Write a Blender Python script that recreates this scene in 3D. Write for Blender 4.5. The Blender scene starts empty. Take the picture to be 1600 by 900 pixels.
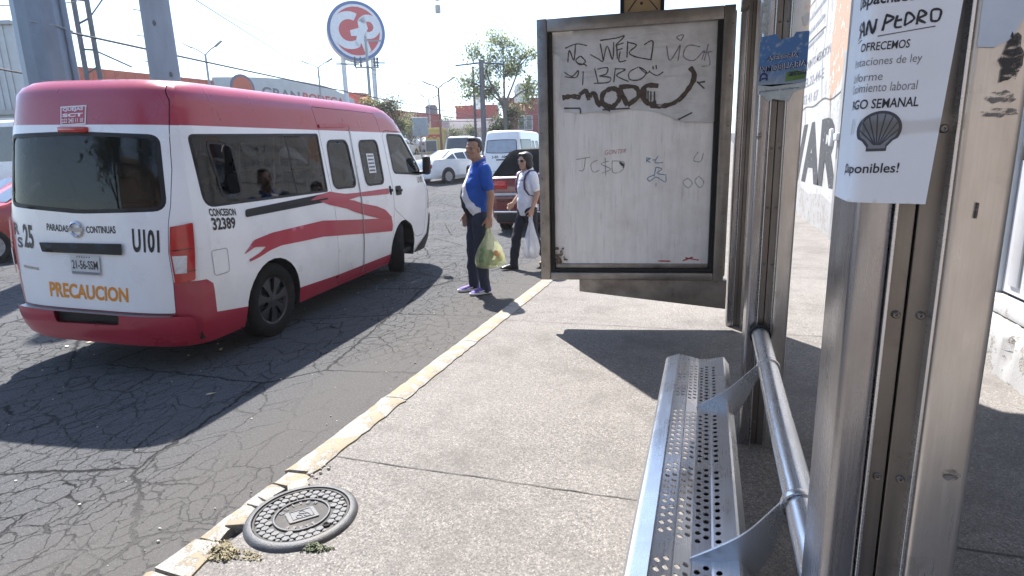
import bpy, bmesh, math, random
from math import sin, cos, pi, radians, sqrt, atan2
from mathutils import Vector, Matrix, Euler
from mathutils.geometry import delaunay_2d_cdt
random.seed(7)
D = bpy.data
SC = bpy.context.scene
COL = SC.collection

# ------------------------------------------------------------------ camera, sky, sun, exposure
cam = D.cameras.new('camera'); camo = D.objects.new('camera', cam); COL.objects.link(camo)
cam.lens = 20.3; cam.sensor_width = 36; cam.clip_start = .02; cam.clip_end = 3000
CR = Vector((.94876, .31346, -.03038)).normalized(); CF = Vector((-.31209, .92603, -.21225)).normalized()
CR = (CR - CF*CR.dot(CF)).normalized(); CU = CR.cross(CF)
CP = Vector((0, 0, 1.47))
camo.matrix_world = Matrix(((CR.x, CU.x, -CF.x, CP.x), (CR.y, CU.y, -CF.y, CP.y), (CR.z, CU.z, -CF.z, CP.z), (0, 0, 0, 1)))
SC.camera = camo
W = D.worlds.new('World'); SC.world = W; W.use_nodes = True
sk = W.node_tree.nodes.new('ShaderNodeTexSky'); sk.sky_type = 'NISHITA'; sk.sun_disc = False
SUN_EL = radians(55); SUN_AZ = atan2(-.61, .79)          # azimuth of the sun from +Y towards +X
sk.sun_elevation = SUN_EL; sk.sun_rotation = SUN_AZ
sk.altitude = 2100; sk.air_density = 1.2; sk.dust_density = 2.6; sk.ozone_density = 1.0
W.node_tree.links.new(sk.outputs[0], W.node_tree.nodes['Background'].inputs[0])
W.node_tree.nodes['Background'].inputs[1].default_value = .125
sl = D.lights.new('sun', 'SUN'); sl.energy = 5.0; sl.angle = radians(.6); sl.color = (1, .955, .90)
so = D.objects.new('sun', sl); COL.objects.link(so); so.location = (-20, 25, 45)
so.rotation_euler = Vector((.61*cos(SUN_EL), -.79*cos(SUN_EL), -sin(SUN_EL))).to_track_quat('-Z', 'Y').to_euler()
SC.view_settings.view_transform = 'Standard'; SC.view_settings.look = 'None'
SC.view_settings.exposure = 1.5; SC.view_settings.gamma = 1; SC.view_settings.use_curve_mapping = False
SC.cycles.max_bounces = 8; SC.cycles.transparent_max_bounces = 16; SC.cycles.use_denoising = True

def at(px, py, d):
    """point seen at photo pixel (1600x900) at distance d along the view axis"""
    return CP + (CR*((px-800)/902) - CU*((py-450)/902) + CF)*d

def gz(x, y):
    t = max(0., -.32*x + .95*y - 12.5)
    return .066*t*t/(t+3) if t < 75 else .066*75*75/78

# ------------------------------------------------------------------ materials
MATS = {}
def nd(nt, kind, **kw):
    n = nt.nodes.new(kind)
    for k, v in kw.items():
        if k.startswith('i_'):
            key = k[2:]; key = int(key) if key.isdigit() else key
            n.inputs[key].default_value = v
        else: setattr(n, k, v)
    return n
def ramp(nt, fac, stops, interp='LINEAR'):
    n = nt.nodes.new('ShaderNodeValToRGB'); n.color_ramp.interpolation = interp
    el = n.color_ramp.elements
    while len(el) < len(stops): el.new(.5)
    for e, (p, c) in zip(el, stops):
        e.position = p; e.color = (c, c, c, 1) if isinstance(c, (int, float)) else (*c, 1)
    nt.links.new(fac, n.inputs[0]); return n
def mixc(nt, fac, a, b, blend='MIX'):
    n = nt.nodes.new('ShaderNodeMix'); n.data_type = 'RGBA'; n.blend_type = blend
    for s, v in ((0, fac), (6, a), (7, b)):
        if isinstance(v, (int, float)): n.inputs[s].default_value = v
        elif isinstance(v, tuple): n.inputs[s].default_value = (*v, 1)
        else: nt.links.new(v, n.inputs[s])
    return n.outputs[2]
def noise(nt, vec, scale, detail=4, rough=.55, dist=0):
    n = nd(nt, 'ShaderNodeTexNoise'); n.inputs['Scale'].default_value = scale; n.inputs['Detail'].default_value = detail
    n.inputs['Roughness'].default_value = rough; n.inputs['Distortion'].default_value = dist
    if vec is not None: nt.links.new(vec, n.inputs['Vector'])
    return n.outputs[0]
def base(name):
    m = D.materials.new(name); m.use_nodes = True; MATS[name] = m
    nt = m.node_tree; b = nt.nodes['Principled BSDF']
    tc = nd(nt, 'ShaderNodeTexCoord'); return m, nt, b, tc.outputs['Object']
def math_(nt, op, a, b=0.):
    n = nd(nt, 'ShaderNodeMath', operation=op)
    for i, v in enumerate((a, b)):
        if isinstance(v, (int, float)): n.inputs[i].default_value = v
        else: nt.links.new(v, n.inputs[i])
    return n.outputs[0]
def mapv(nt, vec, scale=(1, 1, 1), loc=(0, 0, 0), rot=(0, 0, 0)):
    n = nd(nt, 'ShaderNodeMapping'); n.inputs[1].default_value = loc; n.inputs[2].default_value = rot; n.inputs[3].default_value = scale
    nt.links.new(vec, n.inputs[0]); return n.outputs[0]
def bump(nt, b, h, strength=.3, dist=.01):
    n = nd(nt, 'ShaderNodeBump'); n.inputs['Strength'].default_value = strength; n.inputs['Distance'].default_value = dist
    nt.links.new(h, n.inputs['Height']); nt.links.new(n.outputs[0], b.inputs['Normal']); return n
def pm(name, col, rough=.5, metal=0., var=.12, scale=6., bmp=0., bscale=60., coat=0., alpha=1., trans=0., stretch=(1, 1, 1), dirt=None, spec=.5):
    """principled with mottled colour and roughness; dirt = (colour, amount)"""
    m, nt, b, ob = base(name)
    v = mapv(nt, ob, stretch)
    n1 = noise(nt, v, scale, 5)
    r = ramp(nt, n1, [(.3, 1-var), (.7, 1+var*.6)])
    c = mixc(nt, 1., col, r.outputs[0], 'MULTIPLY')
    if dirt:
        n2 = noise(nt, v, scale*.45, 7, .65)
        rr = ramp(nt, n2, [(.5, 0.), (.75, dirt[1])])
        c = mixc(nt, rr.outputs[0], c, dirt[0])
    nt.links.new(c, b.inputs['Base Color'])
    rr = ramp(nt, n1, [(.25, max(0, rough-.06)), (.8, min(1, rough+.1))]); nt.links.new(rr.outputs[0], b.inputs['Roughness'])
    b.inputs['Metallic'].default_value = metal; b.inputs['Coat Weight'].default_value = coat; b.inputs['Coat Roughness'].default_value = .06
    b.inputs['Alpha'].default_value = alpha; b.inputs['Transmission Weight'].default_value = trans
    b.inputs['Specular IOR Level'].default_value = spec
    if bmp: bump(nt, b, noise(nt, v, bscale, 4), bmp, .006)
    return m

def asphalt():
    m, nt, b, ob = base('cracked_asphalt')
    fine = noise(nt, ob, 190, 3, .7); mid = noise(nt, ob, 9, 5, .6); big = noise(nt, ob, .55, 4)
    wob = nd(nt, 'ShaderNodeTexNoise'); wob.inputs['Scale'].default_value = 5.5; wob.inputs['Detail'].default_value = 8; wob.inputs['Roughness'].default_value = .72; nt.links.new(ob, wob.inputs[0])
    va = nd(nt, 'ShaderNodeVectorMath', operation='MULTIPLY_ADD'); va.inputs[1].default_value = (.16, .16, 0)
    nt.links.new(wob.outputs['Color'], va.inputs[0]); nt.links.new(ob, va.inputs[2])
    def crack(scale, w, stretch, rnd=1.):
        vo = nd(nt, 'ShaderNodeTexVoronoi', feature='DISTANCE_TO_EDGE'); vo.inputs['Scale'].default_value = scale; vo.inputs['Randomness'].default_value = rnd
        nt.links.new(mapv(nt, va.outputs[0], stretch, (.3, .1, 0), (0, 0, .35)), vo.inputs['Vector'])
        return ramp(nt, vo.outputs[0], [(0., 1.), (w*.45, .9), (w, 0.)]).outputs[0]
    c1 = crack(3.5, .0135, (1.25, .8, 0)); c2 = crack(8, .018, (1.2, .85, 0)); c3 = crack(.6, .006, (1., 1, 0))
    m2 = ramp(nt, noise(nt, ob, .5, 3, .5), [(.44, 0.), (.56, 1.)]).outputs[0]
    m1 = ramp(nt, noise(nt, mapv(nt, ob, (1, 1, 1), (9, 4, 0)), .35, 3, .5), [(.36, .15), (.5, 1.)]).outputs[0]
    brk_ = ramp(nt, noise(nt, ob, 2.3, 3, .6), [(.36, .12), (.52, 1.)]).outputs[0]
    c1 = math_(nt, 'MULTIPLY', c1, brk_)
    cr = math_(nt, 'MAXIMUM', math_(nt, 'MAXIMUM', math_(nt, 'MULTIPLY', c1, m1), math_(nt, 'MULTIPLY', math_(nt, 'MULTIPLY', c2, m2), .8)), c3)
    sepx = nd(nt, 'ShaderNodeSeparateXYZ'); nt.links.new(ob, sepx.inputs[0])
    gut = ramp(nt, math_(nt, 'ADD', sepx.outputs[0], math_(nt, 'MULTIPLY', mid, .25)), [(0., 0.), (1., 1.)])
    gut.color_ramp.elements[0].position = 0; 
    mp = nd(nt, 'ShaderNodeMapRange'); mp.inputs[1].default_value = -2.75; mp.inputs[2].default_value = -2.15; nt.links.new(math_(nt, 'ADD', sepx.outputs[0], math_(nt, 'MULTIPLY', mid, .3)), mp.inputs[0])
    cr = math_(nt, 'MULTIPLY', cr, math_(nt, 'SUBTRACT', 1.0, math_(nt, 'MULTIPLY', mp.outputs[0], .75)))
    col = ramp(nt, fine, [(.3, (.038, .0395, .043)), (.55, (.086, .0875, .092)), (.72, (.17, .17, .172))]).outputs[0]
    gr_ = noise(nt, ob, 75, 2, .8); col = mixc(nt, 1., col, ramp(nt, gr_, [(.32, .62), (.52, 1.), (.7, 1.5)]).outputs[0], 'MULTIPLY')
    col = mixc(nt, ramp(nt, big, [(.35, 0.), (.7, .4)]).outputs[0], col, (.092, .093, .094))
    col = mixc(nt, ramp(nt, mid, [(.5, 0.), (.8, .35)]).outputs[0], col, (.044, .0435, .044))
    col = mixc(nt, math_(nt, 'MULTIPLY', mp.outputs[0], .55), col, (.10, .092, .084))
    vs = nd(nt, 'ShaderNodeTexVoronoi'); vs.inputs['Scale'].default_value = 55; nt.links.new(ob, vs.inputs[0])
    speck = ramp(nt, vs.outputs[0], [(.06, .8), (.11, 0.)]).outputs[0]
    col = mixc(nt, math_(nt, 'MULTIPLY', speck, .5), col, (.30, .285, .265))
    col = mixc(nt, math_(nt, 'MULTIPLY', cr, .85), col, (.010, .0095, .009))
    nt.links.new(col, b.inputs['Base Color']); b.inputs['Roughness'].default_value = .9; b.inputs['Specular IOR Level'].default_value = .12
    h = math_(nt, 'SUBTRACT', math_(nt, 'ADD', math_(nt, 'MULTIPLY', fine, .35), math_(nt, 'MULTIPLY', mid, .15)), math_(nt, 'MULTIPLY', cr, 1.3))
    bump(nt, b, h, .9, .012)
    return m
def concrete(name, c0, c1, c2, scale=1., joint=None):
    m, nt, b, ob = base(name)
    v = mapv(nt, ob, (scale,)*3)
    fine = noise(nt, v, 130, 3, .7); mid = noise(nt, v, 6, 6, .65); big = noise(nt, v, .8, 4)
    vs = nd(nt, 'ShaderNodeTexVoronoi'); vs.inputs['Scale'].default_value = 110; nt.links.new(v, vs.inputs[0])
    sp = nd(nt, 'ShaderNodeSeparateColor'); nt.links.new(vs.outputs['Color'], sp.inputs[0])
    agg = math_(nt, 'MULTIPLY', ramp(nt, vs.outputs[0], [(.25, 1.), (.42, 0.)]).outputs[0], ramp(nt, sp.outputs[0], [(.45, 0.), (.75, 1.)]).outputs[0])
    aggd = math_(nt, 'MULTIPLY', ramp(nt, vs.outputs[0], [(.25, 1.), (.42, 0.)]).outputs[0], ramp(nt, sp.outputs[1], [(.6, 0.), (.8, 1.)]).outputs[0])
    col = ramp(nt, fine, [(.3, c0), (.52, c1), (.75, c2)]).outputs[0]
    gr_ = noise(nt, v, 62, 2, .8); col = mixc(nt, 1., col, ramp(nt, gr_, [(.32, .7), (.52, 1.), (.7, 1.35)]).outputs[0], 'MULTIPLY')
    col = mixc(nt, ramp(nt, mid, [(.42, 0.), (.75, .5)]).outputs[0], col, tuple(x*.72 for x in c1))
    col = mixc(nt, ramp(nt, big, [(.4, 0.), (.7, .45)]).outputs[0], col, tuple(x*1.18 for x in c1))
    col = mixc(nt, math_(nt, 'MULTIPLY', agg, .5), col, tuple(min(1, x*1.5) for x in c2))
    col = mixc(nt, math_(nt, 'MULTIPLY', aggd, .75), col, tuple(x*.5 for x in c0))
    st_ = noise(nt, v, 1.5, 7, .66); col = mixc(nt, ramp(nt, st_, [(.48, 0.), (.68, .5)]).outputs[0], col, tuple(x*.55 for x in c1))
    vg = nd(nt, 'ShaderNodeTexVoronoi'); vg.inputs['Scale'].default_value = 3.1; nt.links.new(v, vg.inputs[0]); col = mixc(nt, ramp(nt, vg.outputs[0], [(.045, .5), (.07, 0.)]).outputs[0], col, tuple(x*.42 for x in c1))
    h = math_(nt, 'ADD', math_(nt, 'MULTIPLY', fine, .4), math_(nt, 'MULTIPLY', mid, .25))
    nt.links.new(col, b.inputs['Base Color']); b.inputs['Roughness'].default_value = .9; b.inputs['Specular IOR Level'].default_value = .15
    bump(nt, b, h, 1., .008)
    return m
def flaky_paint(name, paint, under, amount=.5, scale=7., rough=.7, bmp=.4, under2=None):
    m, nt, b, ob = base(name)
    n1 = noise(nt, ob, scale, 8, .68); n2 = noise(nt, ob, scale*.25, 4); fine = noise(nt, ob, scale*18, 3)
    mask = ramp(nt, math_(nt, 'ADD', math_(nt, 'MULTIPLY', n1, .75), math_(nt, 'MULTIPLY', n2, .25)), [(amount, 0.), (amount+.03, 1.)]).outputs[0]
    p = mixc(nt, ramp(nt, n2, [(.35, 0.), (.7, .35)]).outputs[0], paint, tuple(x*.72 for x in paint))
    u = under if under2 is None else mixc(nt, ramp(nt, fine, [(.4, 0.), (.6, 1.)]).outputs[0], under, under2)
    c = mixc(nt, mask, p, u)
    c = mixc(nt, ramp(nt, fine, [(.5, 0.), (.8, .3)]).outputs[0], c, tuple(x*.6 for x in under))
    nt.links.new(c, b.inputs['Base Color']); b.inputs['Roughness'].default_value = rough
    bump(nt, b, math_(nt, 'ADD', math_(nt, 'MULTIPLY', mask, -.8), math_(nt, 'MULTIPLY', fine, .3)), bmp, .006)
    return m
def steel(name, col, rough, stain=(.16, .12, .09), amt=.5, vert=True, aniso=.5):
    m, nt, b, ob = base(name)
    st = (60, 60, 1.2) if vert else (60, 1.2, 60)
    br = noise(nt, mapv(nt, ob, st), 3, 5, .7)
    n1 = noise(nt, mapv(nt, ob, (2.4, 2.4, .9)), 2.2, 6, .6); n2 = noise(nt, ob, 11, 6, .7)
    c = mixc(nt, ramp(nt, br, [(.3, 0.), (.7, 1.)]).outputs[0], tuple(x*.86 for x in col), col)
    c = mixc(nt, ramp(nt, n1, [(.42, 0.), (.72, amt)]).outputs[0], c, stain)
    c = mixc(nt, ramp(nt, n2, [(.58, 0.), (.76, amt*.8)]).outputs[0], c, tuple(x*.6 for x in stain))
    nt.links.new(c, b.inputs['Base Color']); b.inputs['Metallic'].default_value = .93
    r = math_(nt, 'ADD', ramp(nt, br, [(.2, rough-.06), (.8, rough+.08)]).outputs[0], math_(nt, 'MULTIPLY', ramp(nt, n1, [(.4, 0.), (.75, 1.)]).outputs[0], .16))
    nt.links.new(r, b.inputs['Roughness']); b.inputs['Anisotropic'].default_value = aniso
    bump(nt, b, br, .04, .002)
    return m
def glass(name, tint, dark=.8, rough=.02, gloss=(1, 1, 1)):
    """tinted pane: darkened see-through plus a mirror-like surface"""
    m = D.materials.new(name); m.use_nodes = True; MATS[name] = m; nt = m.node_tree
    nt.nodes.remove(nt.nodes['Principled BSDF']); out = nt.nodes['Material Output']
    t = nd(nt, 'ShaderNodeBsdfTransparent'); t.inputs[0].default_value = (*[x*(1-dark) for x in tint], 1)
    g = nd(nt, 'ShaderNodeBsdfGlossy'); g.inputs['Roughness'].default_value = rough; g.inputs[0].default_value = (*gloss, 1)
    f = nd(nt, 'ShaderNodeFresnel'); f.inputs[0].default_value = 1.42
    a = math_(nt, 'MULTIPLY', f.outputs[0], .8)
    mx = nd(nt, 'ShaderNodeMixShader'); nt.links.new(a, mx.inputs[0]); nt.links.new(t.outputs[0], mx.inputs[1]); nt.links.new(g.outputs[0], mx.inputs[2])
    nt.links.new(mx.outputs[0], out.inputs[0]); return m
def two_face(name, col, inner, **kw):
    """painted sheet with a different lining colour on its inner face"""
    m = pm(name, col, **kw); nt = m.node_tree; b = nt.nodes['Principled BSDF']
    g = nd(nt, 'ShaderNodeNewGeometry'); link = b.inputs['Base Color'].links[0].from_socket
    c = mixc(nt, g.outputs['Backfacing'], link, inner); nt.links.new(c, b.inputs['Base Color']); return m

# ------------------------------------------------------------------ object helpers
def link(o, parent=None):
    COL.objects.link(o)
    if parent is not None: o.parent = parent
    return o
def obj(name, bm, mats, parent=None, smooth=False, loc=None):
    me = D.meshes.new(name); bmesh.ops.recalc_face_normals(bm, faces=bm.faces) if getattr(bm, '_rc', True) is True and not isinstance(bm, tuple) else None
    bm.to_mesh(me); bm.free()
    for m in (mats if isinstance(mats, (list, tuple)) else [mats]): me.materials.append(m)
    if smooth:
        me.shade_smooth()
        if smooth != 'all': me.set_sharp_from_angle(angle=radians(smooth if not isinstance(smooth, bool) else 38))
    o = D.objects.new(name, me)
    if loc: o.location = loc
    return link(o, parent)
def raw(name, verts, faces, mats, parent=None, smooth=False, midx=None):
    me = D.meshes.new(name); me.from_pydata([tuple(v) for v in verts], [], faces)
    for m in (mats if isinstance(mats, (list, tuple)) else [mats]): me.materials.append(m)
    if midx: me.polygons.foreach_set('material_index', midx)
    me.update()
    if smooth:
        me.shade_smooth()
        if smooth != 'all': me.set_sharp_from_angle(angle=radians(smooth if not isinstance(smooth, bool) else 38))
    return link(D.objects.new(name, me), parent)
def tag(o, label=None, cat=None, group=None, kind=None):
    if label: o['label'] = label
    if cat: o['category'] = cat
    if group: o['group'] = group
    if kind: o['kind'] = kind
    return o
def thing(name, label, cat, loc=(0, 0, 0), rz=0., group=None, rot=None):
    o = D.objects.new(name, None); o.empty_display_size = .1; link(o)
    o.location = loc; o.rotation_euler = rot or (0, 0, rz); return tag(o, label, cat, group)
def kids(o): return [c for c in D.objects if c.parent == o]
def dup(o, parent=None, name=None):
    ks = kids(o); c = o.copy(); COL.objects.link(c)
    if parent is not None: c.parent = parent
    for k in ks: dup(k, c)
    return c
def BM(): return bmesh.new()
def box(bm, lo, hi, mi=0, bev=0., M=None):
    vs = [bm.verts.new((x, y, z)) for x in (lo[0], hi[0]) for y in (lo[1], hi[1]) for z in (lo[2], hi[2])]
    fs = [bm.faces.new([vs[i] for i in q]) for q in ((0, 1, 3, 2), (4, 6, 7, 5), (0, 4, 5, 1), (2, 3, 7, 6), (0, 2, 6, 4), (1, 5, 7, 3))]
    for f in fs: f.material_index = mi
    if bev:
        es = list({e for f in fs for e in f.edges})
        r = bmesh.ops.bevel(bm, geom=es, offset=bev, segments=2, affect='EDGES', profile=.5)
        vs = list({v for f in r['faces'] for v in f.verts} | {v for v in vs if v.is_valid})
        for f in r['faces']: f.material_index = mi
    if M is not None: bmesh.ops.transform(bm, matrix=M, verts=[v for v in vs if v.is_valid])
    return vs
def frame_of(d):
    d = d.normalized(); a = Vector((0, 0, 1)) if abs(d.z) < .95 else Vector((1, 0, 0))
    u = d.cross(a).normalized(); return u, d.cross(u).normalized()
def tube(bm, pts, r, n=10, cap=True, mi=0, closed=False):
    """swept round bar; r number or per-point list"""
    pts = [Vector(p) for p in pts]; rs = r if isinstance(r, (list, tuple)) else [r]*len(pts); rings = []; u = None
    for i, p in enumerate(pts):
        a = pts[i-1] if (i or closed) else pts[i]; b = pts[(i+1) % len(pts)] if (i < len(pts)-1 or closed) else pts[i]
        d = (b-a).normalized()
        if u is None: u, w = frame_of(d)
        else:
            u = (u - d*u.dot(d)).normalized(); w = d.cross(u)
        w = d.cross(u)
        rings.append([bm.verts.new(p + (u*cos(2*pi*k/n) + w*sin(2*pi*k/n))*rs[i]) for k in range(n)])
    m = len(rings)
    for i in range(m if closed else m-1):
        A, B = rings[i], rings[(i+1) % m]
        for k in range(n):
            f = bm.faces.new((A[k], A[(k+1) % n], B[(k+1) % n], B[k])); f.material_index = mi
    if cap and not closed:
        bm.faces.new(rings[0][::-1]).material_index = mi; bm.faces.new(rings[-1]).material_index = mi
    return rings
def cyl(bm, a, b, r, r2=None, n=16, mi=0): return tube(bm, [a, b], [r, r if r2 is None else r2], n, True, mi)
def lathe(bm, prof_, n=32, axis='Z', mi=0, M=None, close=False):
    rings = []
    for r, z in prof_:
        ring = []
        for k in range(n):
            a = 2*pi*k/n; p = Vector((r*cos(a), r*sin(a), z))
            if axis == 'Y': p = Vector((p.x, p.z, p.y))
            if axis == 'X': p = Vector((p.z, p.x, p.y))
            ring.append(bm.verts.new(M @ p if M else p))
        rings.append(ring)
    for A, B in zip(rings, rings[1:]):
        for k in range(n): bm.faces.new((A[k], A[(k+1) % n], B[(k+1) % n], B[k])).material_index = mi
    if close:
        bm.faces.new(rings[0]).material_index = mi; bm.faces.new(rings[-1]).material_index = mi
def prism(bm, poly, M, t, mi=0, bev=0.):
    """polygon in the local XY plane of M, thickness t along local Z"""
    lo = [bm.verts.new(M @ Vector((x, y, 0))) for x, y in poly]; hi = [bm.verts.new(M @ Vector((x, y, t))) for x, y in poly]
    fs = [bm.faces.new(lo[::-1]), bm.faces.new(hi)]; n = len(poly)
    for i in range(n): fs.append(bm.faces.new((lo[i], lo[(i+1) % n], hi[(i+1) % n], hi[i])))
    for f in fs: f.material_index = mi
    if bev: bmesh.ops.bevel(bm, geom=list({e for f in fs[:2] for e in f.edges}), offset=bev, segments=2, affect='EDGES')
def ell(bm, c, r, rot=None, seg=12, rings=8, mi=0):
    M = Matrix.Translation(Vector(c)) @ ((rot.to_matrix().to_4x4()) if rot else Matrix()) @ Matrix.Diagonal((*( (r,)*3 if isinstance(r, (int, float)) else r), 1))
    g = bmesh.ops.create_uvsphere(bm, u_segments=seg, v_segments=rings, radius=1, matrix=M)
    for v in g['verts']:
        for f in v.link_faces: f.material_index = mi
def plane_m(o, x, y):
    """matrix whose local X, Y are the given directions at origin o"""
    x = Vector(x).normalized(); y = Vector(y).normalized(); z = x.cross(y)
    return Matrix(((x.x, y.x, z.x, o[0]), (x.y, y.y, z.y, o[1]), (x.z, y.z, z.z, o[2]), (0, 0, 0, 1)))
def inpoly(p, poly):
    x, y = p; c = False; j = len(poly)-1
    for i in range(len(poly)):
        xi, yi = poly[i]; xj, yj = poly[j]
        if (yi > y) != (yj > y) and x < (xj-xi)*(y-yi)/(yj-yi)+xi: c = not c
        j = i
    return c
def rpoly(pts, r, n=5):
    out = []; m = len(pts)
    for i in range(m):
        p = Vector(pts[i]); a = Vector(pts[i-1])-p; b = Vector(pts[(i+1) % m])-p
        rr = r[i] if isinstance(r, (list, tuple)) else r; rr = min(rr, a.length*.49, b.length*.49)
        p0 = p+a.normalized()*rr; p1 = p+b.normalized()*rr
        if rr < 1e-5: out.append(tuple(p)); continue
        for k in range(n+1):
            t = k/n; q = p0*(1-t)**2 + p*2*t*(1-t) + p1*t*t; out.append((q.x, q.y))
    return out
def dens(poly, step, closed=True):
    out = []
    m = len(poly)
    for i in range(m if closed else m-1):
        a = poly[i]; b = poly[(i+1) % m]; k = max(1, int(math.hypot(b[0]-a[0], b[1]-a[1])/step + .5))
        for j in range(k): out.append((a[0]+(b[0]-a[0])*j/k, a[1]+(b[1]-a[1])*j/k))
    if not closed: out.append(poly[-1])
    return out
def sheet(outer, holes=(), regions=(), step=.05, fmap=None, off=0., grid=True):
    """constrained triangulation of a flat outline with holes and material regions, mapped onto a surface.
    returns verts, faces, material index list"""
    V = []; E = []
    def add(poly):
        s = len(V); V.extend(Vector(p) for p in poly); n = len(poly)
        E.extend((s+i, s+(i+1) % n) for i in range(n))
    outer = dens(outer, step); add(outer)
    for h in holes: add(dens(h, step))
    for r, _ in regions: add(dens(r, step))
    if grid:
        x0 = min(p[0] for p in outer); x1 = max(p[0] for p in outer); y0 = min(p[1] for p in outer); y1 = max(p[1] for p in outer)
        x = x0+step*.5
        while x < x1:
            y = y0+step*.5
            while y < y1:
                if inpoly((x, y), outer): V.append(Vector((x, y)))
                y += step
            x += step
    vo, eo, fo, *_ = delaunay_2d_cdt(V, E, [], 0, 1e-6)
    faces = []; mi = []
    for f in fo:
        cx = sum(vo[i].x for i in f)/len(f); cy = sum(vo[i].y for i in f)/len(f)
        if not inpoly((cx, cy), outer) or any(inpoly((cx, cy), h) for h in holes): continue
        k = 0
        for r, m in regions:
            if inpoly((cx, cy), r): k = m
        faces.append(tuple(f)); mi.append(k)
    return [fmap(v.x, v.y) if fmap else Vector((v.x, v.y, 0)) for v in vo], faces, mi
def clean(v, f, mi):
    used = sorted({i for q in f for i in q}); mp = {a: b for b, a in enumerate(used)}
    return [v[i] for i in used], [tuple(mp[i] for i in q) for q in f], mi
def orient(v, f, ref):
    """flip faces so the sheet faces along ref"""
    n = Vector()
    for q in f[:200]:
        a, b, c = v[q[0]], v[q[1]], v[q[2]]; n += (Vector(b)-Vector(a)).cross(Vector(c)-Vector(a))
    return [q[::-1] for q in f] if n.dot(Vector(ref)) < 0 else f
def decal(name, polys, fmap, mat, parent, step=.05, ref=None, grid=True, thick=0.):
    vs, fs = [], []
    for p in polys:
        outer, holes = (p if isinstance(p, tuple) and isinstance(p[0], list) else (p, ()))
        v, f, m = clean(*sheet(outer, holes, (), step, fmap, grid=grid))
        if ref is not None: f = orient(v, f, ref)
        s = len(vs); vs += v; fs += [tuple(i+s for i in q) for q in f]
    return raw(name, vs, fs, mat, parent, smooth='all' if grid else False)
_tx = {}
def text_flat(s, bold=0.):
    """built-in lettering as flat triangles, normalised to the unit box"""
    key = (s, bold)
    if key in _tx: return _tx[key]
    cu = D.curves.new('t', 'FONT'); cu.body = s; cu.resolution_u = 3; cu.offset = bold; cu.fill_mode = 'BOTH'
    o = D.objects.new('t', cu); COL.objects.link(o); bpy.context.view_layer.update()
    me = D.meshes.new_from_object(o.evaluated_get(bpy.context.evaluated_depsgraph_get()))
    v = [(p.co.x, p.co.y) for p in me.vertices]; f = [tuple(p.vertices) for p in me.polygons]
    D.objects.remove(o); D.curves.remove(cu); D.meshes.remove(me)
    x0 = min(p[0] for p in v); x1 = max(p[0] for p in v); y0 = min(p[1] for p in v); y1 = max(p[1] for p in v)
    _tx[key] = ([((a-x0)/(x1-x0), (b-y0)/(y1-y0)) for a, b in v], f); return _tx[key]
def text(name, s, quad, fmap, mat, parent, bold=.0, ref=None):
    """lettering fitted into a quad (bl, br, tr, tl) of the surface's own coordinates"""
    v, f = text_flat(s, bold); bl, br, tr, tl = quad; out = []
    for a, b in v:
        x = (bl[0]*(1-a)+br[0]*a)*(1-b)+(tl[0]*(1-a)+tr[0]*a)*b; y = (bl[1]*(1-a)+br[1]*a)*(1-b)+(tl[1]*(1-a)+tr[1]*a)*b
        out.append(fmap(x, y))
    if ref is not None: f = orient(out, f, ref)
    return raw(name, out, f, mat, parent)
def rect(x0, y0, x1, y1): return ((x0, y0), (x1, y0), (x1, y1), (x0, y1))
def strokes(name, lines, fmap, mat, parent, w, ref=None):
    """hand-drawn marks: flat ribbons along polylines with varying width"""
    vs, fs = [], []
    for ln in lines:
        p = [Vector(q) for q in ln]
        # smooth the polyline
        q = []
        for i in range(len(p)-1):
            p0 = p[max(0, i-1)]; p1 = p[i]; p2 = p[i+1]; p3 = p[min(len(p)-1, i+2)]
            for k in range(5):
                t = k/5; q.append(.5*((2*p1)+(p2-p0)*t+(2*p0-5*p1+4*p2-p3)*t*t+(3*p1-p0-3*p2+p3)*t**3))
        q.append(p[-1]); s = len(vs)
        for i, a in enumerate(q):
            d = (q[min(i+1, len(q)-1)]-q[max(i-1, 0)]); d = d.normalized() if d.length > 1e-6 else Vector((1, 0)); n = Vector((-d.y, d.x))
            ww = w*.5*(.75+.5*random.random())
            for sg in (1, -1): c = a+n*ww*sg; vs.append(fmap(c.x, c.y))
        for i in range(len(q)-1): fs.append((s+2*i, s+2*i+1, s+2*i+3, s+2*i+2))
    if ref is not None: fs = orient(vs, fs, ref)
    return raw(name, vs, fs, mat, parent)
# ================================================================== vans: one body shape, its surface given as functions of (along, up) and (across, up)
def lerp(tab, x):
    if x <= tab[0][0]: return tab[0][1]
    for (a, b), (p, q) in zip(tab, tab[1:]):
        if x <= p: return b+(q-b)*(x-a)/(p-a)
    return tab[-1][1]
V_HW = [(.2, .815), (.26, .835), (.35, .857), (.6, .877), (.95, .877), (1.0, .874), (1.12, .867), (1.25, .8465), (1.8, .769), (2.0, .733)]
V_XR = [(.22, -1.0), (.4, -1.02), (.9, -1.01), (1.2, -.99), (1.75, -.93), (2.0, -.89)]
V_XF = [(.2, 4.02), (.4, 4.10), (.7, 4.13), (.95, 4.11), (1.12, 4.07), (1.3, 3.98), (1.5, 3.82), (1.83, 3.49), (1.95, 3.33), (2.05, 3.12)]
VF, RF, VE = 1.985, .15, 1.985+.15*1.32
def v_prof(v):
    if v <= VF: return 0, v
    a = (v-VF)/RF; return RF*(1-cos(a)), VF+RF*sin(a)
def v_lift(s, z):
    k = min(1, max(0, (z-1.86)/.14)); return z + k*.016*min(max(s+.7, 0), 2.6)
def v_hw(v): return lerp(V_HW, v)-v_prof(v)[0]
def v_xr(v): return lerp(V_XR, v)+v_prof(v)[0]*1.2
def v_xf(v): return lerp(V_XF, v)-v_prof(v)[0]*2.5
VN, VL, VNF, VLF = 3.8, .45, 3.4, .48
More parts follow.
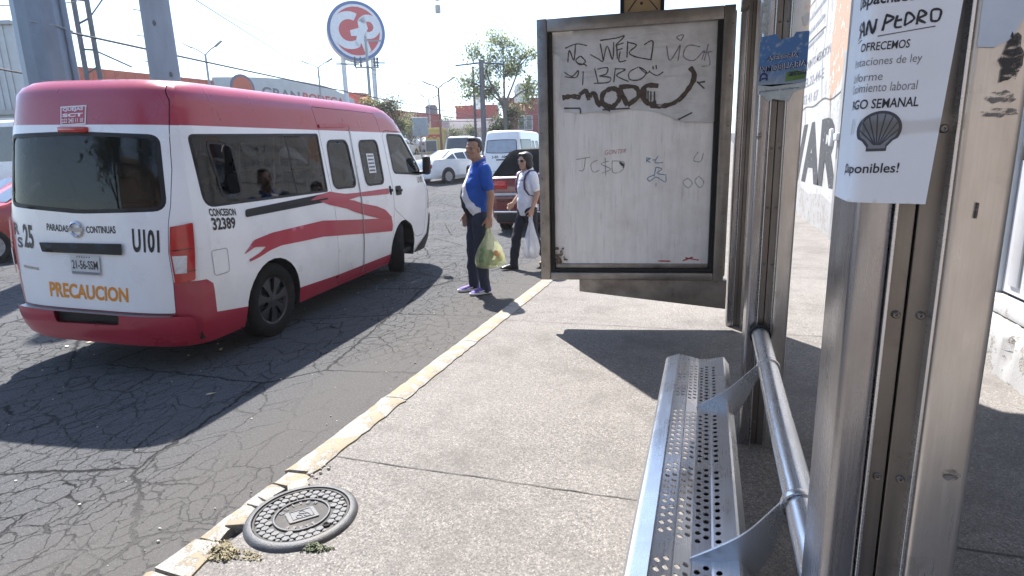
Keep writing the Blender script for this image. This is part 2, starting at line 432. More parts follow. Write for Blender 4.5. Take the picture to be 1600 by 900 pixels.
def v_side(sgn=-1, off=0.):
    def f(s, v):
        h = v_hw(v); t = min(1, max(0, 1-(s-v_xr(v))/VL)); y = h*(1-t**VN)**(1/VN)
        t2 = min(1, max(0, 1-(v_xf(v)-s)/VLF)); y = min(y, h*(1-t2**VNF)**(1/VNF))
        return Vector((s, sgn*(y+off), v_lift(s, v_prof(v)[1])))
    return f
def v_rear(off=0.):
    def f(y, v):
        h = v_hw(v); k = min(1, abs(y)/h); x = v_xr(v)+VL*(1-(1-k**VN)**(1/VN))
        return Vector((x-off, y, v_lift(x, v_prof(v)[1])))
    return f
def v_front(off=0.):
    def f(y, v):
        h = v_hw(v); k = min(1, abs(y)/h); x = v_xf(v)-VLF*(1-(1-k**VNF)**(1/VNF))
        return Vector((x+off, y, v_lift(x, v_prof(v)[1])))
    return f
KR, KF = .955, .90                                           # where tail and nose panels meet the side, as a share of the half width
def s_rear(v): return v_xr(v)+VL*(1-(1-KR**VN)**(1/VN))
def s_front(v): return v_xf(v)-VLF*(1-(1-KF**VNF)**(1/VNF))
VZ = [.2+(VE-.2)*i/48 for i in range(49)]

white_p = two_face('white_van_paint', (.82, .825, .83), (.03, .03, .032), rough=.3, coat=.35, var=.05, scale=2.5, dirt=((.52, .5, .46), .35))
red_p = two_face('red_van_paint', (.36, .022, .05), (.03, .03, .032), rough=.3, coat=.4, var=.08, scale=3, dirt=((.34, .09, .11), .35))
red_decal = pm('red_stripe_film', (.42, .022, .055), rough=.38, coat=.2, var=.07, scale=5)
black_p = pm('black_plastic', (.010, .010, .011), rough=.5, var=.2, spec=.3)
rubber = pm('tyre_rubber', (.016, .0155, .015), rough=.9, var=.25, scale=12, spec=.15, dirt=((.05, .046, .042), .5))
seam_m = pm('dark_seam', (.012, .012, .013), rough=.8)
letter_m = pm('black_lettering_film', (.018, .018, .022), rough=.4, var=.15, scale=20)
orange_m = pm('orange_lettering_film', (.72, .27, .02), rough=.45, var=.12, scale=20)
chrome = pm('bright_chrome', (.55, .55, .57), rough=.12, metal=1, var=.06)
tint = glass('tinted_glass', (.72, .86, 1.0), .80)
tint_d = glass('dark_rear_glass', (.70, .85, 1.0), .92)
clear_g = glass('clear_glass', (.95, 1., 1.), .2)
red_lens = pm('red_lamp_lens', (.45, .012, .012), rough=.12, coat=.6, var=.15, scale=18)
white_lens = pm('clear_lamp_lens', (.62, .62, .63), rough=.15, coat=.6, var=.25, scale=25)
seat_m = pm('grey_seat_cloth', (.045, .05, .06), rough=.9, var=.2)
cream_m = pm('pale_green_seat_back', (.36, .42, .40), rough=.8, var=.15)
plate_m = pm('number_plate', (.55, .56, .56), rough=.5, var=.12, scale=20)
rim_m = pm('dark_blue_grey_wheel_paint', (.012, .014, .020), rough=.38, coat=.3, var=.2)
film_w = pm('white_sticker_film', (.8, .8, .8), rough=.5, var=.05)
rimsteel = pm('grey_steel_wheel', (.35, .35, .36), rough=.4, metal=.7, var=.1)

def ring(poly, w):
    """outline grown outwards by w (for frames)"""
    c = Vector((sum(p[0] for p in poly)/len(poly), sum(p[1] for p in poly)/len(poly))); out = []; n = len(poly)
    area = sum(poly[i][0]*poly[(i+1) % n][1]-poly[(i+1) % n][0]*poly[i][1] for i in range(n)); sg = 1 if area > 0 else -1
    for i in range(n):
        a = Vector(poly[i-1]); p = Vector(poly[i]); b = Vector(poly[(i+1) % n])
        t = (b-a).normalized(); out.append((p.x+t.y*w*sg, p.y-t.x*w*sg))
    return out
def arc(cx, cz, r, a0, a1, n=14): return [(cx+r*cos(radians(a0+(a1-a0)*i/n)), cz+r*sin(radians(a0+(a1-a0)*i/n))) for i in range(n+1)]
def wheel(parent, c, yaw, side, r=.333, w=.2, rimmat=None, spokes=7, detail=True):
    """tyre and rim as sub-parts of one wheel; side = -1 right, 1 left"""
    e = D.objects.new('wheel', None); link(e, parent); e.location = c; e.rotation_euler = (0, 0, yaw); e.empty_display_size = .1
    bm = BM()
    pr = [(r*.63, -w*.42), (r*.70, -w*.5), (r*.88, -w*.52), (r*.965, -w*.44), (r, -w*.3), (r, w*.3), (r*.965, w*.44), (r*.88, w*.52), (r*.70, w*.5), (r*.63, w*.42)]
    lathe(bm, pr, 40 if detail else 20, 'Y'); t = obj('tyre', bm, rubber, e, smooth=50)
    bm = BM(); o = side
    lathe(bm, [(r*.64, o*w*.43), (r*.60, o*w*.40), (r*.56, o*w*.22), (r*.2, o*w*.2), (.001, o*w*.2)], 32 if detail else 16, 'Y')
    for k in range(spokes):
        a = 2*pi*k/spokes+.2; M = Matrix.Rotation(-a, 4, 'Y')
        pts = [(.02, -.035), (r*.5, -.055), (r*.6, -.06), (r*.6, .06), (r*.5, .055), (.02, .035)]
        if detail: pts = [(.02, -.028), (r*.3, -.022), (r*.6, -.052), (r*.6, .052), (r*.3, .022), (.02, .028)]
        P = Matrix.Rotation(-a, 4, 'Y') @ plane_m((0, o*w*.26, 0), (1, 0, 0), (0, 0, 1))
        prism(bm, pts, P, -o*.028)
    lathe(bm, [(.001, o*w*.44), (r*.12, o*w*.42), (r*.16, o*w*.3), (r*.17, o*w*.2)], 16, 'Y')
    for k in range(5):
        a = 2*pi*k/5; ell(bm, (r*.24*cos(a), o*w*.25, r*.24*sin(a)), .012, seg=6, rings=4)
    obj('rim', bm, rimmat or rim_m, e, smooth=30); return e

def van_windows():
    main = rpoly([(-.722, 1.222), (1.018, 1.224), (1.028, 1.802), (-.715, 1.752)], [.10, .03, .03, .05])
    w1 = rpoly([(1.15, 1.255), (1.632, 1.248), (1.592, 1.738), (1.17, 1.725)], .085)
    w2 = rpoly([(1.885, 1.245), (2.36, 1.245), (2.345, 1.75), (1.865, 1.735)], .085)
    cab = rpoly([(2.70, 1.36), (3.56, 1.31), (3.60, 1.36), (3.13, 1.828), (2.66, 1.828)], [.06, .04, .04, .06, .05])
    return main, w1, w2, cab
REARW = rpoly([(-.70, 1.215), (-.05, 1.185), (.05, 1.185), (.70, 1.215), (.655, 1.745), (.03, 1.765), (-.03, 1.765), (-.655, 1.745)], [.09, .0, .0, .09, .07, 0, 0, .07])

def build_van(label, cat, loc, M=None, livery=True, group=None):
    root = thing('passenger_van' if livery else 'white_van', label, cat, loc, group=group)
    if M is not None: root.matrix_world = M
    main, w1, w2, cab = van_windows(); R = (0, -1, 0)
    paint2 = red_p if livery else white_p
    mats = [white_p, paint2]
    zred = lambda s: 1.812+.013*(s+.8)
    WB = 2.86
    # outlines in (along, up)
    rear_edge = [(s_rear(v), v) for v in VZ]; front_edge = [(s_front(v), v) for v in VZ][::-1]
    fa = arc(WB, .33, .395, 0, 180)[::1]; ra = arc(0, .33, .385, 0, 180)
    bottom = [(s_front(.2), .2)] + [(WB+.40, .2)] + fa + [(WB-.40, .2)] + [(.39, .2)] + ra + [(-.39, .2)]
    outline = rear_edge + front_edge[0:] + bottom[1:]
    gap = .005
    door = rpoly([(1.115, .235), (2.42, .235), (2.56, .80), (2.575, 1.22), (2.525, 1.80), (2.42, 2.03), (1.02, 2.03), (1.06, 1.86), (1.09, 1.25)], [.01, .12, .05, .02, .05, .08, .02, .02, .02])
    fdoor = rpoly([(2.78, .80), (2.90, .735), (3.12, .64), (3.26, .44), (3.60, .44), (3.70, 1.0), (3.69, 1.30), (3.15, 1.872), (2.60, 1.872), (2.545, 1.80), (2.60, 1.22), (2.585, .9)], [.06, .05, .05, .1, .08, .05, .06, .05, .04, .02, .05, .05])
    for sgn in (-1, 1):
        near = sgn == -1
        F = v_side(sgn); ref = (0, sgn, 0)
        redtop = [(-1.2, 1.80)] + [(s, zred(s)) for s in (-.8, 0, 1, 2, 3, 4)] + [(4.4, 1.86), (4.4, 2.4), (-1.2, 2.4)]
        skirt = [(-1.2, .695), (-.80, .70), (-.752, .66), (-.735, .43), (-.36, .375), (.36, .362), (1.1, .335), (2.7, .325), (2.7, .1), (-1.2, .1)]
        regs = [(redtop, 1), (skirt, 1)]
        holes = [main, ring(door, gap), ring(fdoor, gap)]
        v, f, m = clean(*sheet(outline, holes, regs, .055, F)); f = orient(v, f, ref)
        raw('side_body', v, f, mats, root, 'all', m)
        holes = [w1, w2]
        rr = regs if near else regs
        stripe = [[(1.0, 1.226), (1.09, 1.21), (1.357, 1.177), (1.66, 1.172), (2.46, 1.172), (2.46, 1.105), (1.80, 1.125), (1.66, 1.125), (1.402, 1.112), (1.09, 1.098), (1.0, 1.093)]] if False else []
        v, f, m = clean(*sheet(door, holes, regs, .055, F)); f = orient(v, f, ref)
        dr = raw('sliding_door', v, f, mats, root, 'all', m)
        v, f, m = clean(*sheet(fdoor, [cab], regs, .05, F)); f = orient(v, f, ref)
        fd = raw('front_door', v, f, mats, root, 'all', m)
        G = v_side(sgn, -.004); H = v_side(sgn, .004)
        # panes and rubber frames
        opening = rpoly([(-.50, 1.30), (-.30, 1.305), (-.305, 1.672), (-.545, 1.69)], .04)
        pane = decal('side_window', [(main, [opening])] if near and livery else [main], G, tint, root, .08, ref)
        if near and livery:
            decal('window_frame', [(ring(opening, .022), [opening])], v_side(sgn, .001), black_p, pane, .05, ref)
            decal('window_divider', [[(.468, 1.235), (.484, 1.235), (.478, 1.785), (.462, 1.785)]], v_side(sgn, -.001), black_p, pane, .1, ref)
        edge = decal('window_surround', [(main, [ring(main, -.022)])], v_side(sgn, .001), black_p, pane, .08, ref)
        for pn, par in ((w1, dr), (w2, dr), (cab, fd)):
            g = decal('window', [pn], G, tint if pn is not cab else tint, par, .08, ref)
            decal('window_rubber', [(ring(pn, .018), [ring(pn, -.006)])], H, black_p, g, .06, ref)
        if near and livery:
            # trim strip, rail, handles, filler flap
            decal('door_trim_strip', [[(1.676, .25), (1.690, .25), (1.708, 1.86), (1.694, 1.86)]], v_side(sgn, .009), rimsteel, dr, .1, ref)
            decal('door_seam', [[(1.690, .25), (1.697, .25), (1.715, 1.90), (1.708, 1.90)]], v_side(sgn, .005), seam_m, dr, .1, ref)
            decal('rain_gutter', [[(1.075, 1.862), (1.68, 1.885), (1.68, 1.912), (1.075, 1.888)]], v_side(sgn, .014), red_decal, dr, .1, ref)
            rl = decal('door_rail', [rpoly([(-.315, 1.108), (1.0, 1.128), (1.0, 1.214), (-.300, 1.170)], .025)], v_side(sgn, .003), black_p, root, .1, ref)
            decal('rail_slot', [[(-.05, 1.128), (.98, 1.15), (.98, 1.168), (-.05, 1.146)]], v_side(sgn, .006), seam_m, rl, .1, ref)
            fl = rpoly([(-.735, .708), (-.57, .712), (-.572, .905), (-.742, .908)], .03)
            decal('fuel_flap', [(fl, [ring(fl, -.006)])], v_side(sgn, .002), pm('pale_seam', (.36, .36, .37), .5), root, .05, ref)
            for par, q in ((dr, [(2.468, 1.085), (2.535, 1.085), (2.535, 1.20), (2.468, 1.20)]), (fd, [(2.655, 1.066), (2.835, 1.066), (2.835, 1.186), (2.655, 1.186)])):
                decal('door_handle', [rpoly(q, .03)], v_side(sgn, .004), black_p, par, .06, ref)
                c = v_side(sgn, .018)((q[0][0]+q[1][0])/2, (q[0][1]+q[2][1])/2); bm = BM()
                wdt = q[1][0]-q[0][0]
                box(bm, (-wdt*.42, -.012, -.018), (wdt*.42, .012, .018), bev=.008); obj('handle_bar', bm, black_p, par, 30, c)
            # the red swoosh
            lift = .004
            main_sw = [(-.392, .822), (-.25, .914), (0., .935), (.233, .942), (.836, .948), (1.25, .925), (1.653, .868), (2.05, .775), (2.472, .636), (2.52, .70), (2.488, .80), (2.30, .90), (2.05, .975), (1.716, 1.043), (1.402, 1.102), (1.2, 1.10), (1.0, 1.097), (.80, 1.150), (.661, 1.168), (.80, 1.20), (1.043, 1.226), (1.20, 1.195), (1.357, 1.178), (1.665, 1.172), (2.451, 1.172), (2.44, 1.105), (1.9, 1.125), (1.665, 1.138), (1.40, 1.115)]
            sw1 = [(-.392, .815), (-.25, .914), (.0, .942), (.233, .945), (.836, .95), (1.30, .918), (1.58, .878), (1.45, .84), (1.20, .80), (.815, .790), (.45, .80), (.118, .812), (-.05, .795), (-.20, .762), (-.331, .745), (-.335, .765), (-.20, .795), (-.10, .835), (-.249, .862)]
            sw1 = [(-.392, .815), (-.25, .914), (.0, .942), (.233, .945), (.836, .95), (1.653, .868), (2.472, .796), (2.50, .70), (2.472, .625), (1.65, .705), (.815, .790), (.45, .80), (.118, .812), (-.05, .795), (-.20, .762), (-.331, .745), (-.335, .765), (-.20, .795), (-.10, .835), (-.249, .855)]
            sw2 = [(1.653, .93), (1.45, .985), (1.35, 1.02), (1.15, 1.06), (.994, 1.093), (.80, 1.150), (.661, 1.166), (.80, 1.20), (1.043, 1.226), (1.20, 1.20), (1.357, 1.180), (1.665, 1.172), (2.451, 1.172), (2.44, 1.100), (1.9, 1.118), (1.66, 1.13), (1.40, 1.112), (1.52, 1.095), (1.716, 1.043), (2.05, .985), (2.30, .915), (2.488, .80), (2.40, .79), (2.1, .83)]
            decal('red_swoosh', [rpoly(sw1, .02, 2), rpoly(sw2, .02, 2)], v_side(sgn, lift), red_decal, root, .06, ref)
            S = v_side(sgn, .002)
            text('lettering', 'CONCESION', ((-.695, 1.157), (-.415, 1.135), (-.414, 1.190), (-.697, 1.217)), S, letter_m, root, .035, ref)
            text('lettering', '32389', ((-.69, 1.05), (-.445, 1.035), (-.44, 1.125), (-.695, 1.148)), S, letter_m, root, .035, ref)
            text('lettering', 'U101', ((3.45, 1.185), (3.64, 1.185), (3.64, 1.27), (3.45, 1.275)), S, letter_m, fd, .02, ref)
            stk = decal('route_sticker', [[(2.015, 1.375), (2.20, 1.375), (2.195, 1.60), (2.01, 1.60)]], v_side(sgn, .0005), film_w, dr, .1, ref)
            for i, s in enumerate(('CHOLULA', 'CAPU', 'CENTRO', 'ANGELES')[:0]): pass
            for i in range(5):
                z0 = 1.56-i*.042; strokes('printed_lines', [[(2.03+k*.03, z0+.004), (2.05+k*.03, z0+.02), (2.052+k*.03, z0+.002)] for k in range(5)], v_side(sgn, .002), letter_m, stk, .012, ref)
        # lamps at the tail
        tl = rpoly([(-.952+.03, .70), (-.86, .72), (-.815, 1.125), (-.905, 1.10)], .02)
        tq = [(-.949, .692), (-.87, .712), (-.852, .93), (-.832, 1.13), (-.928, 1.105), (-.949, .93)]
        lamp = decal('tail_light', [rpoly(tq, [.004, .015, .03, .015, .004, .02])], lambda s, v: v_side(sgn, .012)(s, v)+Vector((-.012, 0, 0)), red_lens, root, .012, ref)
        decal('clear_lens', [rpoly([(-.944, .765), (-.905, .768), (-.893, .895), (-.945, .895)], .004)], lambda s, v: v_side(sgn, .015)(s, v)+Vector((-.015, 0, 0)), white_lens, lamp, .01, ref)
        for z0 in (.768, .93): decal('lens_division', [[(-.945, z0), (-.862, z0+.012), (-.862, z0+.020), (-.945, z0+.008)]], lambda s, v: v_side(sgn, .0135)(s, v)+Vector((-.0135, 0, 0)), pm('deep_red_lens', (.10, .004, .004), .2, coat=.5) if 'deep_red_lens' not in MATS else MATS['deep_red_lens'], lamp, .02, ref)
        # mirror
        bm = BM(); c = v_side(sgn)(3.62, 1.36)
        box(bm, (-.06, -.06, -.135), (.05, .06, .135), bev=.045); tube(bm, [(-.02, -sgn*.03, -.1), (-.06, -sgn*.2, -.12)], .025, 8)
        obj('mirror', bm, black_p, root, 40, (3.62, c.y+sgn*.11, 1.43))
        # headlamp, wheels, arch liners
        hl = decal('headlight', [rpoly([(3.72, .80), (3.98, .80), (3.99, 1.08), (3.90, 1.13)], .02)], v_side(sgn, .006), white_lens, root, .04, ref)
        decal('front_bumper_side', [rpoly([(3.30, .2), (3.96, .2), (4.02, .42), (4.02, .70), (3.80, .72), (3.72, .44), (3.42, .30)], .03)], v_side(sgn, .008), black_p, root, .05, ref)
        for s0, rr_, yw in ((0, .385, 0), (WB, .395, radians(22))):
            bm = BM(); a = arc(s0, .33, rr_+.004, -20, 200, 16); lo, hi = sgn*.50, sgn*.845
            A = [bm.verts.new((x, hi, z)) for x, z in a]; B = [bm.verts.new((x, lo, z)) for x, z in a]
            for i in range(len(A)-1): bm.faces.new((A[i], A[i+1], B[i+1], B[i]))
            bm.faces.new(B); obj('wheel_arch', bm, seam_m, root)
            wheel(root, (s0, sgn*(.857-.11), .333), yw, sgn, rimmat=rim_m if livery else rimsteel)
    if livery:
        bm = BM(); box(bm, (-.44, -.82, .16), (-.425, -.62, .45)); obj('mud_flap', bm, black_p, root)
    # tail: gate with window, bumper
    Rf = v_rear(); ref = (-1, 0, 0)
    kr = [(KR*v_hw(v), v) for v in VZ]
    gate = [p for p in [(-a, b) for a, b in kr]] + [p for p in kr[::-1]]
    btop = .462
    redt = [(-1, zred(-.9)), (1, zred(-.9)), (1, 2.4), (-1, 2.4)]
    low = [(-1, 0), (1, 0), (1, .70), (.70, .70), (.688, btop), (-.688, btop), (-.70, .70), (-1, .70)]
    gk = [(.70, .70), (.69, .93), (.70, 1.12)] + [(k*v_hw(v), v) for k, v in ((.845, 1.25), (.885, 1.5), (.905, 1.8), (.925, 1.98), (.945, VE-.03))]
    gin = rpoly([(-.69, btop+.004), (.69, btop+.004)] + gk + [(-a, b) for a, b in gk[::-1]], .012)
    v, f, m = clean(*sheet(gate, [ring(gin, .004)], [(redt, 1), (low, 1)], .055, Rf)); f = orient(v, f, ref)
    raw('rear_frame', v, f, mats, root, 'all', m)
    v, f, m = clean(*sheet(gin, [REARW], [(redt, 1)], .055, Rf)); f = orient(v, f, ref)
    tg = raw('tailgate', v, f, mats, root, 'all', m)
    g = decal('rear_window', [REARW], v_rear(-.004), tint_d if livery else pm('sky_painted_glass', (.30, .34, .40), .12, coat=.5), tg, .08, ref)  # plain van's pane has the reflected sky put into its grey-blue colour
    decal('window_surround', [(REARW, [ring(REARW, -.03)])], v_rear(.001), black_p, g, .08, ref)
    RR = v_rear(.002)
    if livery:
        q = ((.112, 1.803), (-.112, 1.810), (-.125, 1.948), (.108, 1.938))
        st = [(.108, 1.806), (-.112, 1.813), (-.122, 1.945), (.105, 1.936)]
        stk = decal('complaints_sticker', [st], v_rear(.003), film_w, tg, .05, ref)
        decal('sticker_field', [rpoly([(.098, 1.815), (-.102, 1.822), (-.111, 1.937), (.095, 1.928)], .002)], v_rear(.005), red_decal, stk, .05, ref)
        T = v_rear(.007)
        text('lettering', 'QUEJAS', ((.083, 1.897), (-.095, 1.904), (-.098, 1.934), (.082, 1.926)), T, film_w, stk, .03, ref)
        text('lettering', 'SCT', ((.088, 1.862), (-.093, 1.868), (-.095, 1.893), (.086, 1.887)), T, film_w, stk, .045, ref)
        text('lettering', '222 243 11 10', ((.092, 1.822), (-.094, 1.828), (-.096, 1.858), (.090, 1.852)), T, film_w, stk, .02, ref)
        bm = BM(); box(bm, (-.02, -.125, -.02), (.02, .125, .022), bev=.012); obj('brake_light', bm, red_lens, tg, 30, Rf(-.008, 1.775)+Vector((-.008, 0, 0)))
        text('lettering', 'PARADAS', ((.310, 1.052), (.110, 1.044), (.110, 1.094), (.306, 1.105)), RR, letter_m, tg, .025, ref)
        text('lettering', 'CONTINUAS', ((-.053, 1.044), (-.310, 1.050), (-.307, 1.105), (-.051, 1.094)), RR, letter_m, tg, .025, ref)
        text('lettering', 'U101', ((-.437, .918), (-.637, .918), (-.643, 1.082), (-.443, 1.092)), RR, letter_m, tg, .035, ref)
        text('lettering', 'R', ((.690, 1.0), (.615, 1.005), (.615, 1.088), (.690, 1.095)), RR, letter_m, tg, .035, ref)
        text('lettering', 'S', ((.655, .905), (.585, .905), (.585, .985), (.655, .985)), RR, letter_m, tg, .035, ref)
        text('lettering', '25', ((.565, .91), (.455, .905), (.455, 1.085), (.565, 1.09)), RR, letter_m, tg, .035, ref)
        text('lettering', 'PRECAUCION', ((.370, .545), (-.345, .540), (-.355, .652), (.362, .663)), RR, orange_m, tg, .035, ref)
        decal('model_badge', [[(.62, .752), (.445, .742), (.445, .762), (.62, .772)]], RR, chrome, tg, .05, ref)
        for a, b in ((.62, .60), (.58, .565), (.545, .525), (.505, .49), (.475, .455)): pass
        hs = decal('licence_strip', [rpoly([(-.360, .898), (.360, .892), (.380, .962), (-.365, .980)], .01)], v_rear(.018), black_p, tg, .06, ref)
        bm = BM(); lathe(bm, [(.060, 0), (.060, .008), (.050, .014), (.044, .008)], 28, 'X', M=Matrix.Rotation(pi, 4, 'Z')); box(bm, (-.014, -.062, -.011), (-.003, .062, .011))
        obj('round_emblem', bm, chrome, tg, 30, Rf(.03, 1.068)+Vector((-.004, 0, 0)))
        pl = decal('number_plate', [rpoly([(.118, .735), (-.145, .735), (-.152, .880), (.112, .880)], .008)], v_rear(.012), plate_m, tg, .06, ref)
        text('lettering', '21-56-SSM', rect(.10, .778, -.132, .843), v_rear(.014), letter_m, pl, .01, ref)
        strokes('plate_print', [[(.05-k*.022, .864), (.04-k*.022, .872)] for k in range(6)], v_rear(.014), letter_m, pl, .006, ref)
        decal('plate_band', [[(.11, .740), (-.138, .740), (-.138, .758), (.11, .758)]], v_rear(.014), pm('plate_grey', (.2, .22, .25), .5), pl, .08, ref)
    else:
        text('lettering', '2-85   AMI', rect(.42, .99, -.30, 1.10), RR, letter_m, tg, .025, ref)
        decal('licence_strip', [rpoly([(-.40, .90), (.22, .90), (.22, .95), (-.40, .95)], .01)], v_rear(.018), black_p, tg, .06, ref)
        decal('number_plate', [rpoly([(.02, .70), (-.26, .70), (-.26, .83), (.02, .83)], .008)], v_rear(.012), plate_m, tg, .06, ref)
    # step pad in the bumper and the bumper itself, proud of the tail
    bump_o = [(-.80, .25), (-.5, .235), (.5, .235), (.80, .25), (.815, .40), (.80, .445), (.69, btop-.008), (-.69, btop-.008), (-.80, .445), (-.815, .40)]
    stp = rpoly([(-.285, .375), (.285, .362), (.30, .452), (-.30, .452)], .02)
    def bumpf(y, v): return v_rear(.055 if v > .26 else .04)(y, v)
    v, f, m = clean(*sheet(rpoly(bump_o, .02), [stp], (), .05, bumpf)); f = orient(v, f, ref)
    bp = raw('rear_bumper', v, f, [paint2 if livery else white_p], root, 'all')
    top = [v_rear(.055)(y, btop-.008) for y in [-.69+1.38*i/20 for i in range(21)]]; tin = [v_rear(-.01)(y, btop-.004) for y in [-.69+1.38*i/20 for i in range(21)]]
    raw('bumper_ledge', top+tin, [(i, i+1, 22+i, 21+i) for i in range(20)], [paint2], bp)
    decal('bumper_step', [stp], v_rear(.02), black_p, bp, .06, ref)
    # nose: windscreen, grille, bumper
    Ff = v_front(); ref = (1, 0, 0)
    kf = [(KF*v_hw(v), v) for v in VZ]; nose = [(-a, b) for a, b in kf] + kf[::-1]
    ws = rpoly([(-.70, 1.16), (.70, 1.16), (.62, 1.86), (-.62, 1.86)], .06)
    v, f, m = clean(*sheet(nose, [ws], [([(-1, 1.9), (1, 1.9), (1, 2.4), (-1, 2.4)], 1)], .06, Ff)); f = orient(v, f, ref)
    ns = raw('nose_panel', v, f, mats, root, 'all', m)
    decal('windscreen', [ws], v_front(-.004), tint, root, .1, ref)
    decal('front_grille', [rpoly([(-.45, .78), (.45, .78), (.5, .98), (-.5, .98)], .03)], v_front(.008), black_p, root, .08, ref)
    decal('front_bumper', [rpoly([(-.76, .22), (.76, .22), (.78, .66), (-.78, .66)], .04)], v_front(.01), black_p if livery else white_p, root, .08, ref)
    # roof cap
    loop = []
    for i in range(25): loop.append(v_rear()(KR*v_hw(VE)*(1-2*i/24), VE))
    sr, sf = s_rear(VE), s_front(VE)
    for i in range(1, 40): loop.append(v_side(-1)(sr+(sf-sr)*i/40, VE))
    for i in range(25): loop.append(v_front()(-KF*v_hw(VE)*(1-2*i/24), VE))
    for i in range(1, 40): loop.append(v_side(1)(sf+(sr-sf)*i/40, VE))
    zt = v_prof(VE)[1]
    def cap(x, y):
        h = v_hw(VE); k = max(0, 1-(abs(y)/h)**2.2); e = min(1, max(0, (x-v_xr(VE))/.8)); e2 = min(1, max(0, (v_xf(VE)-x)/.8))
        return Vector((x, y, v_lift(x, zt)+.035*k*e*e2))
    v, f, m = clean(*sheet([(p.x, p.y) for p in loop], (), (), .12, cap)); f = orient(v, f, (0, 0, 1))
    raw('roof', v, f, [paint2], root, 'all')
    # floor, underbody, seats
    bm = BM(); box(bm, (-.85, -.80, .24), (3.7, .80, .30)); box(bm, (-.6, -.55, .16), (3.2, .55, .24)); box(bm, (3.25, -.72, .3), (3.75, .72, 1.08), bev=.05)
    obj('floor_and_dash', bm, seam_m, root)
    bm = BM(); tube(bm, [(3.18, .42+.19*cos(a), 1.08+.19*sin(a)) for a in [2*pi*k/18 for k in range(18)]], .016, 6, closed=True); obj('steering_wheel', bm, black_p, root, True)
    for row, s in enumerate((-.55, .25, 1.05, 1.85, 2.75)):
        for y in ((-.55, -.12, .5) if s < 2.5 else (-.48, .42)):
            bm = BM(); box(bm, (s, y-.2, .55), (s+.44, y+.2, .70), bev=.04)
            M_ = Matrix.Translation((s, y, .66)) @ Matrix.Rotation(radians(-12), 4, 'Y')
            box(bm, (-.06, -.2, 0), (.06, .2, .62), bev=.05, M=M_); box(bm, (-.045, -.13, .60), (.045, .13, .80), bev=.04, M=M_); box(bm, (s+.05, y-.16, .3), (s+.38, y+.16, .55))
            obj('seat', bm, seat_m if (row+int(y*10)) % 3 else cream_m, root, 40)
    return root

fv = Vector((-.096, .995, .013)).normalized(); lv = Vector((-.995, -.096, .040)); lv = (lv-fv*lv.dot(fv)).normalized(); uv = fv.cross(lv)
VAN_M = Matrix(((fv.x, lv.x, uv.x, -4.476), (fv.y, lv.y, uv.y, 4.021), (fv.z, lv.z, uv.z, .032), (0, 0, 0, 1)))
van = build_van('white and red public transport van marked U101, stopped beside the kerb', 'van', (-4.476, 4.021, .032), VAN_M, True)
# ================================================================== ground, road, pavement, kerb
def grid_axis(a, b, fine0, fine1, fs, cs):
    out = []; x = a
    while x < b-1e-6:
        out.append(x); x += fs if fine0 <= x < fine1 else cs
    out.append(b); return out
asph = asphalt()
pave = concrete('pavement_concrete', (.096, .090, .084), (.182, .170, .159), (.305, .287, .268))
xs = grid_axis(-160, 90, -20, 4, .8, 6); ys = grid_axis(-60, 320, -4, 60, 1., 8)
def ground_sheet(name, xs, ys, m, dz, zf=gz):
    v = [(x, y, zf(x, y)+dz) for y in ys for x in xs]; n = len(xs)
    f = [(j*n+i, j*n+i+1, (j+1)*n+i+1, (j+1)*n+i) for j in range(len(ys)-1) for i in range(n-1)]
    o = raw(name, v, f, m, smooth='all'); o['kind'] = 'structure'; return o
ground_sheet('road', xs, ys, asph, 0)
PX0, KX0 = -1.745, -1.895
ground_sheet('pavement', grid_axis(PX0, 2.2, -9, 9, .5, 1), grid_axis(-20, 90, -5, 40, .5, 5), pave, .028)
# pavement joints: shallow dark grooves
jm = pm('dirty_joint', (.07, .065, .06), .9, var=.4, scale=30)
vs, fs = [], []
for y0, wob in ((2.27, .02), (4.93, .012), (8.09, .01), (11.2, .01), (14.3, .01)):
    n = 40; s = len(vs)
    for i in range(n+1):
        x = PX0+(2.05-PX0)*i/n; yy = y0+random.uniform(-wob, wob)*.22+(.03 if y0 < 3 else .09)*(i/n)*1.; w = random.uniform(.0015, .0045)
        for d in (-w, w): vs.append((x, yy+d, gz(x, yy)+.0315))
    fs += [(s+2*i, s+2*i+1, s+2*i+3, s+2*i+2) for i in range(n)]
o = raw('pavement_joints', vs, fs, jm); o['kind'] = 'structure'
# kerb: painted concrete lengths with chipped ends, broken round the manhole
ym = flaky_paint('worn_yellow_kerb_paint', (.225, .185, .120), (.155, .147, .135), .485, 9., .75, .5, (.30, .28, .25))
kerb = BM()
def kerb_len(y0, y1, x0=KX0, x1=PX0, h=.045, rag=.012):
    n = max(2, int((y1-y0)/.06)); rows = []
    for i in range(n+1):
        y = y0+(y1-y0)*i/n; e = rag if 0 < i < n else rag*1.6; r = lambda s=1.: random.uniform(-e, e)*s
        g = gz(x0, y); ry = 0 if 0 < i < n else random.uniform(-.012, .012)
        rows.append([kerb.verts.new(p) for p in ((x0+r(.8)-.012, y+ry, g-.02), (x0+r(.6)+.002, y+ry, g+h*.7+r(.2)), (x0+.02+r(.5), y+ry+r(.3), g+h+r(.12)), (x1-.03+r(.4), y+r(.3), g+h+r(.12)), (x1+.004+r(.8), y+ry, g+h*.8), (x1+.012, y+ry, g-.02))])
    for A, B in zip(rows, rows[1:]):
        for k in range(5): kerb.faces.new((A[k], A[k+1], B[k+1], B[k]))
    kerb.faces.new(rows[0][::-1]); kerb.faces.new(rows[-1])
kerb_len(-12, .2); kerb_len(.206, 1.33); kerb_len(1.345, 1.525, rag=.016)
kerb_len(1.552, 1.955, x1=-1.806, h=.036, rag=.012); kerb_len(1.965, 2.065, x0=-1.88, x1=-1.735, h=.04, rag=.018)
kerb_len(2.085, 3.0); y = 3.006
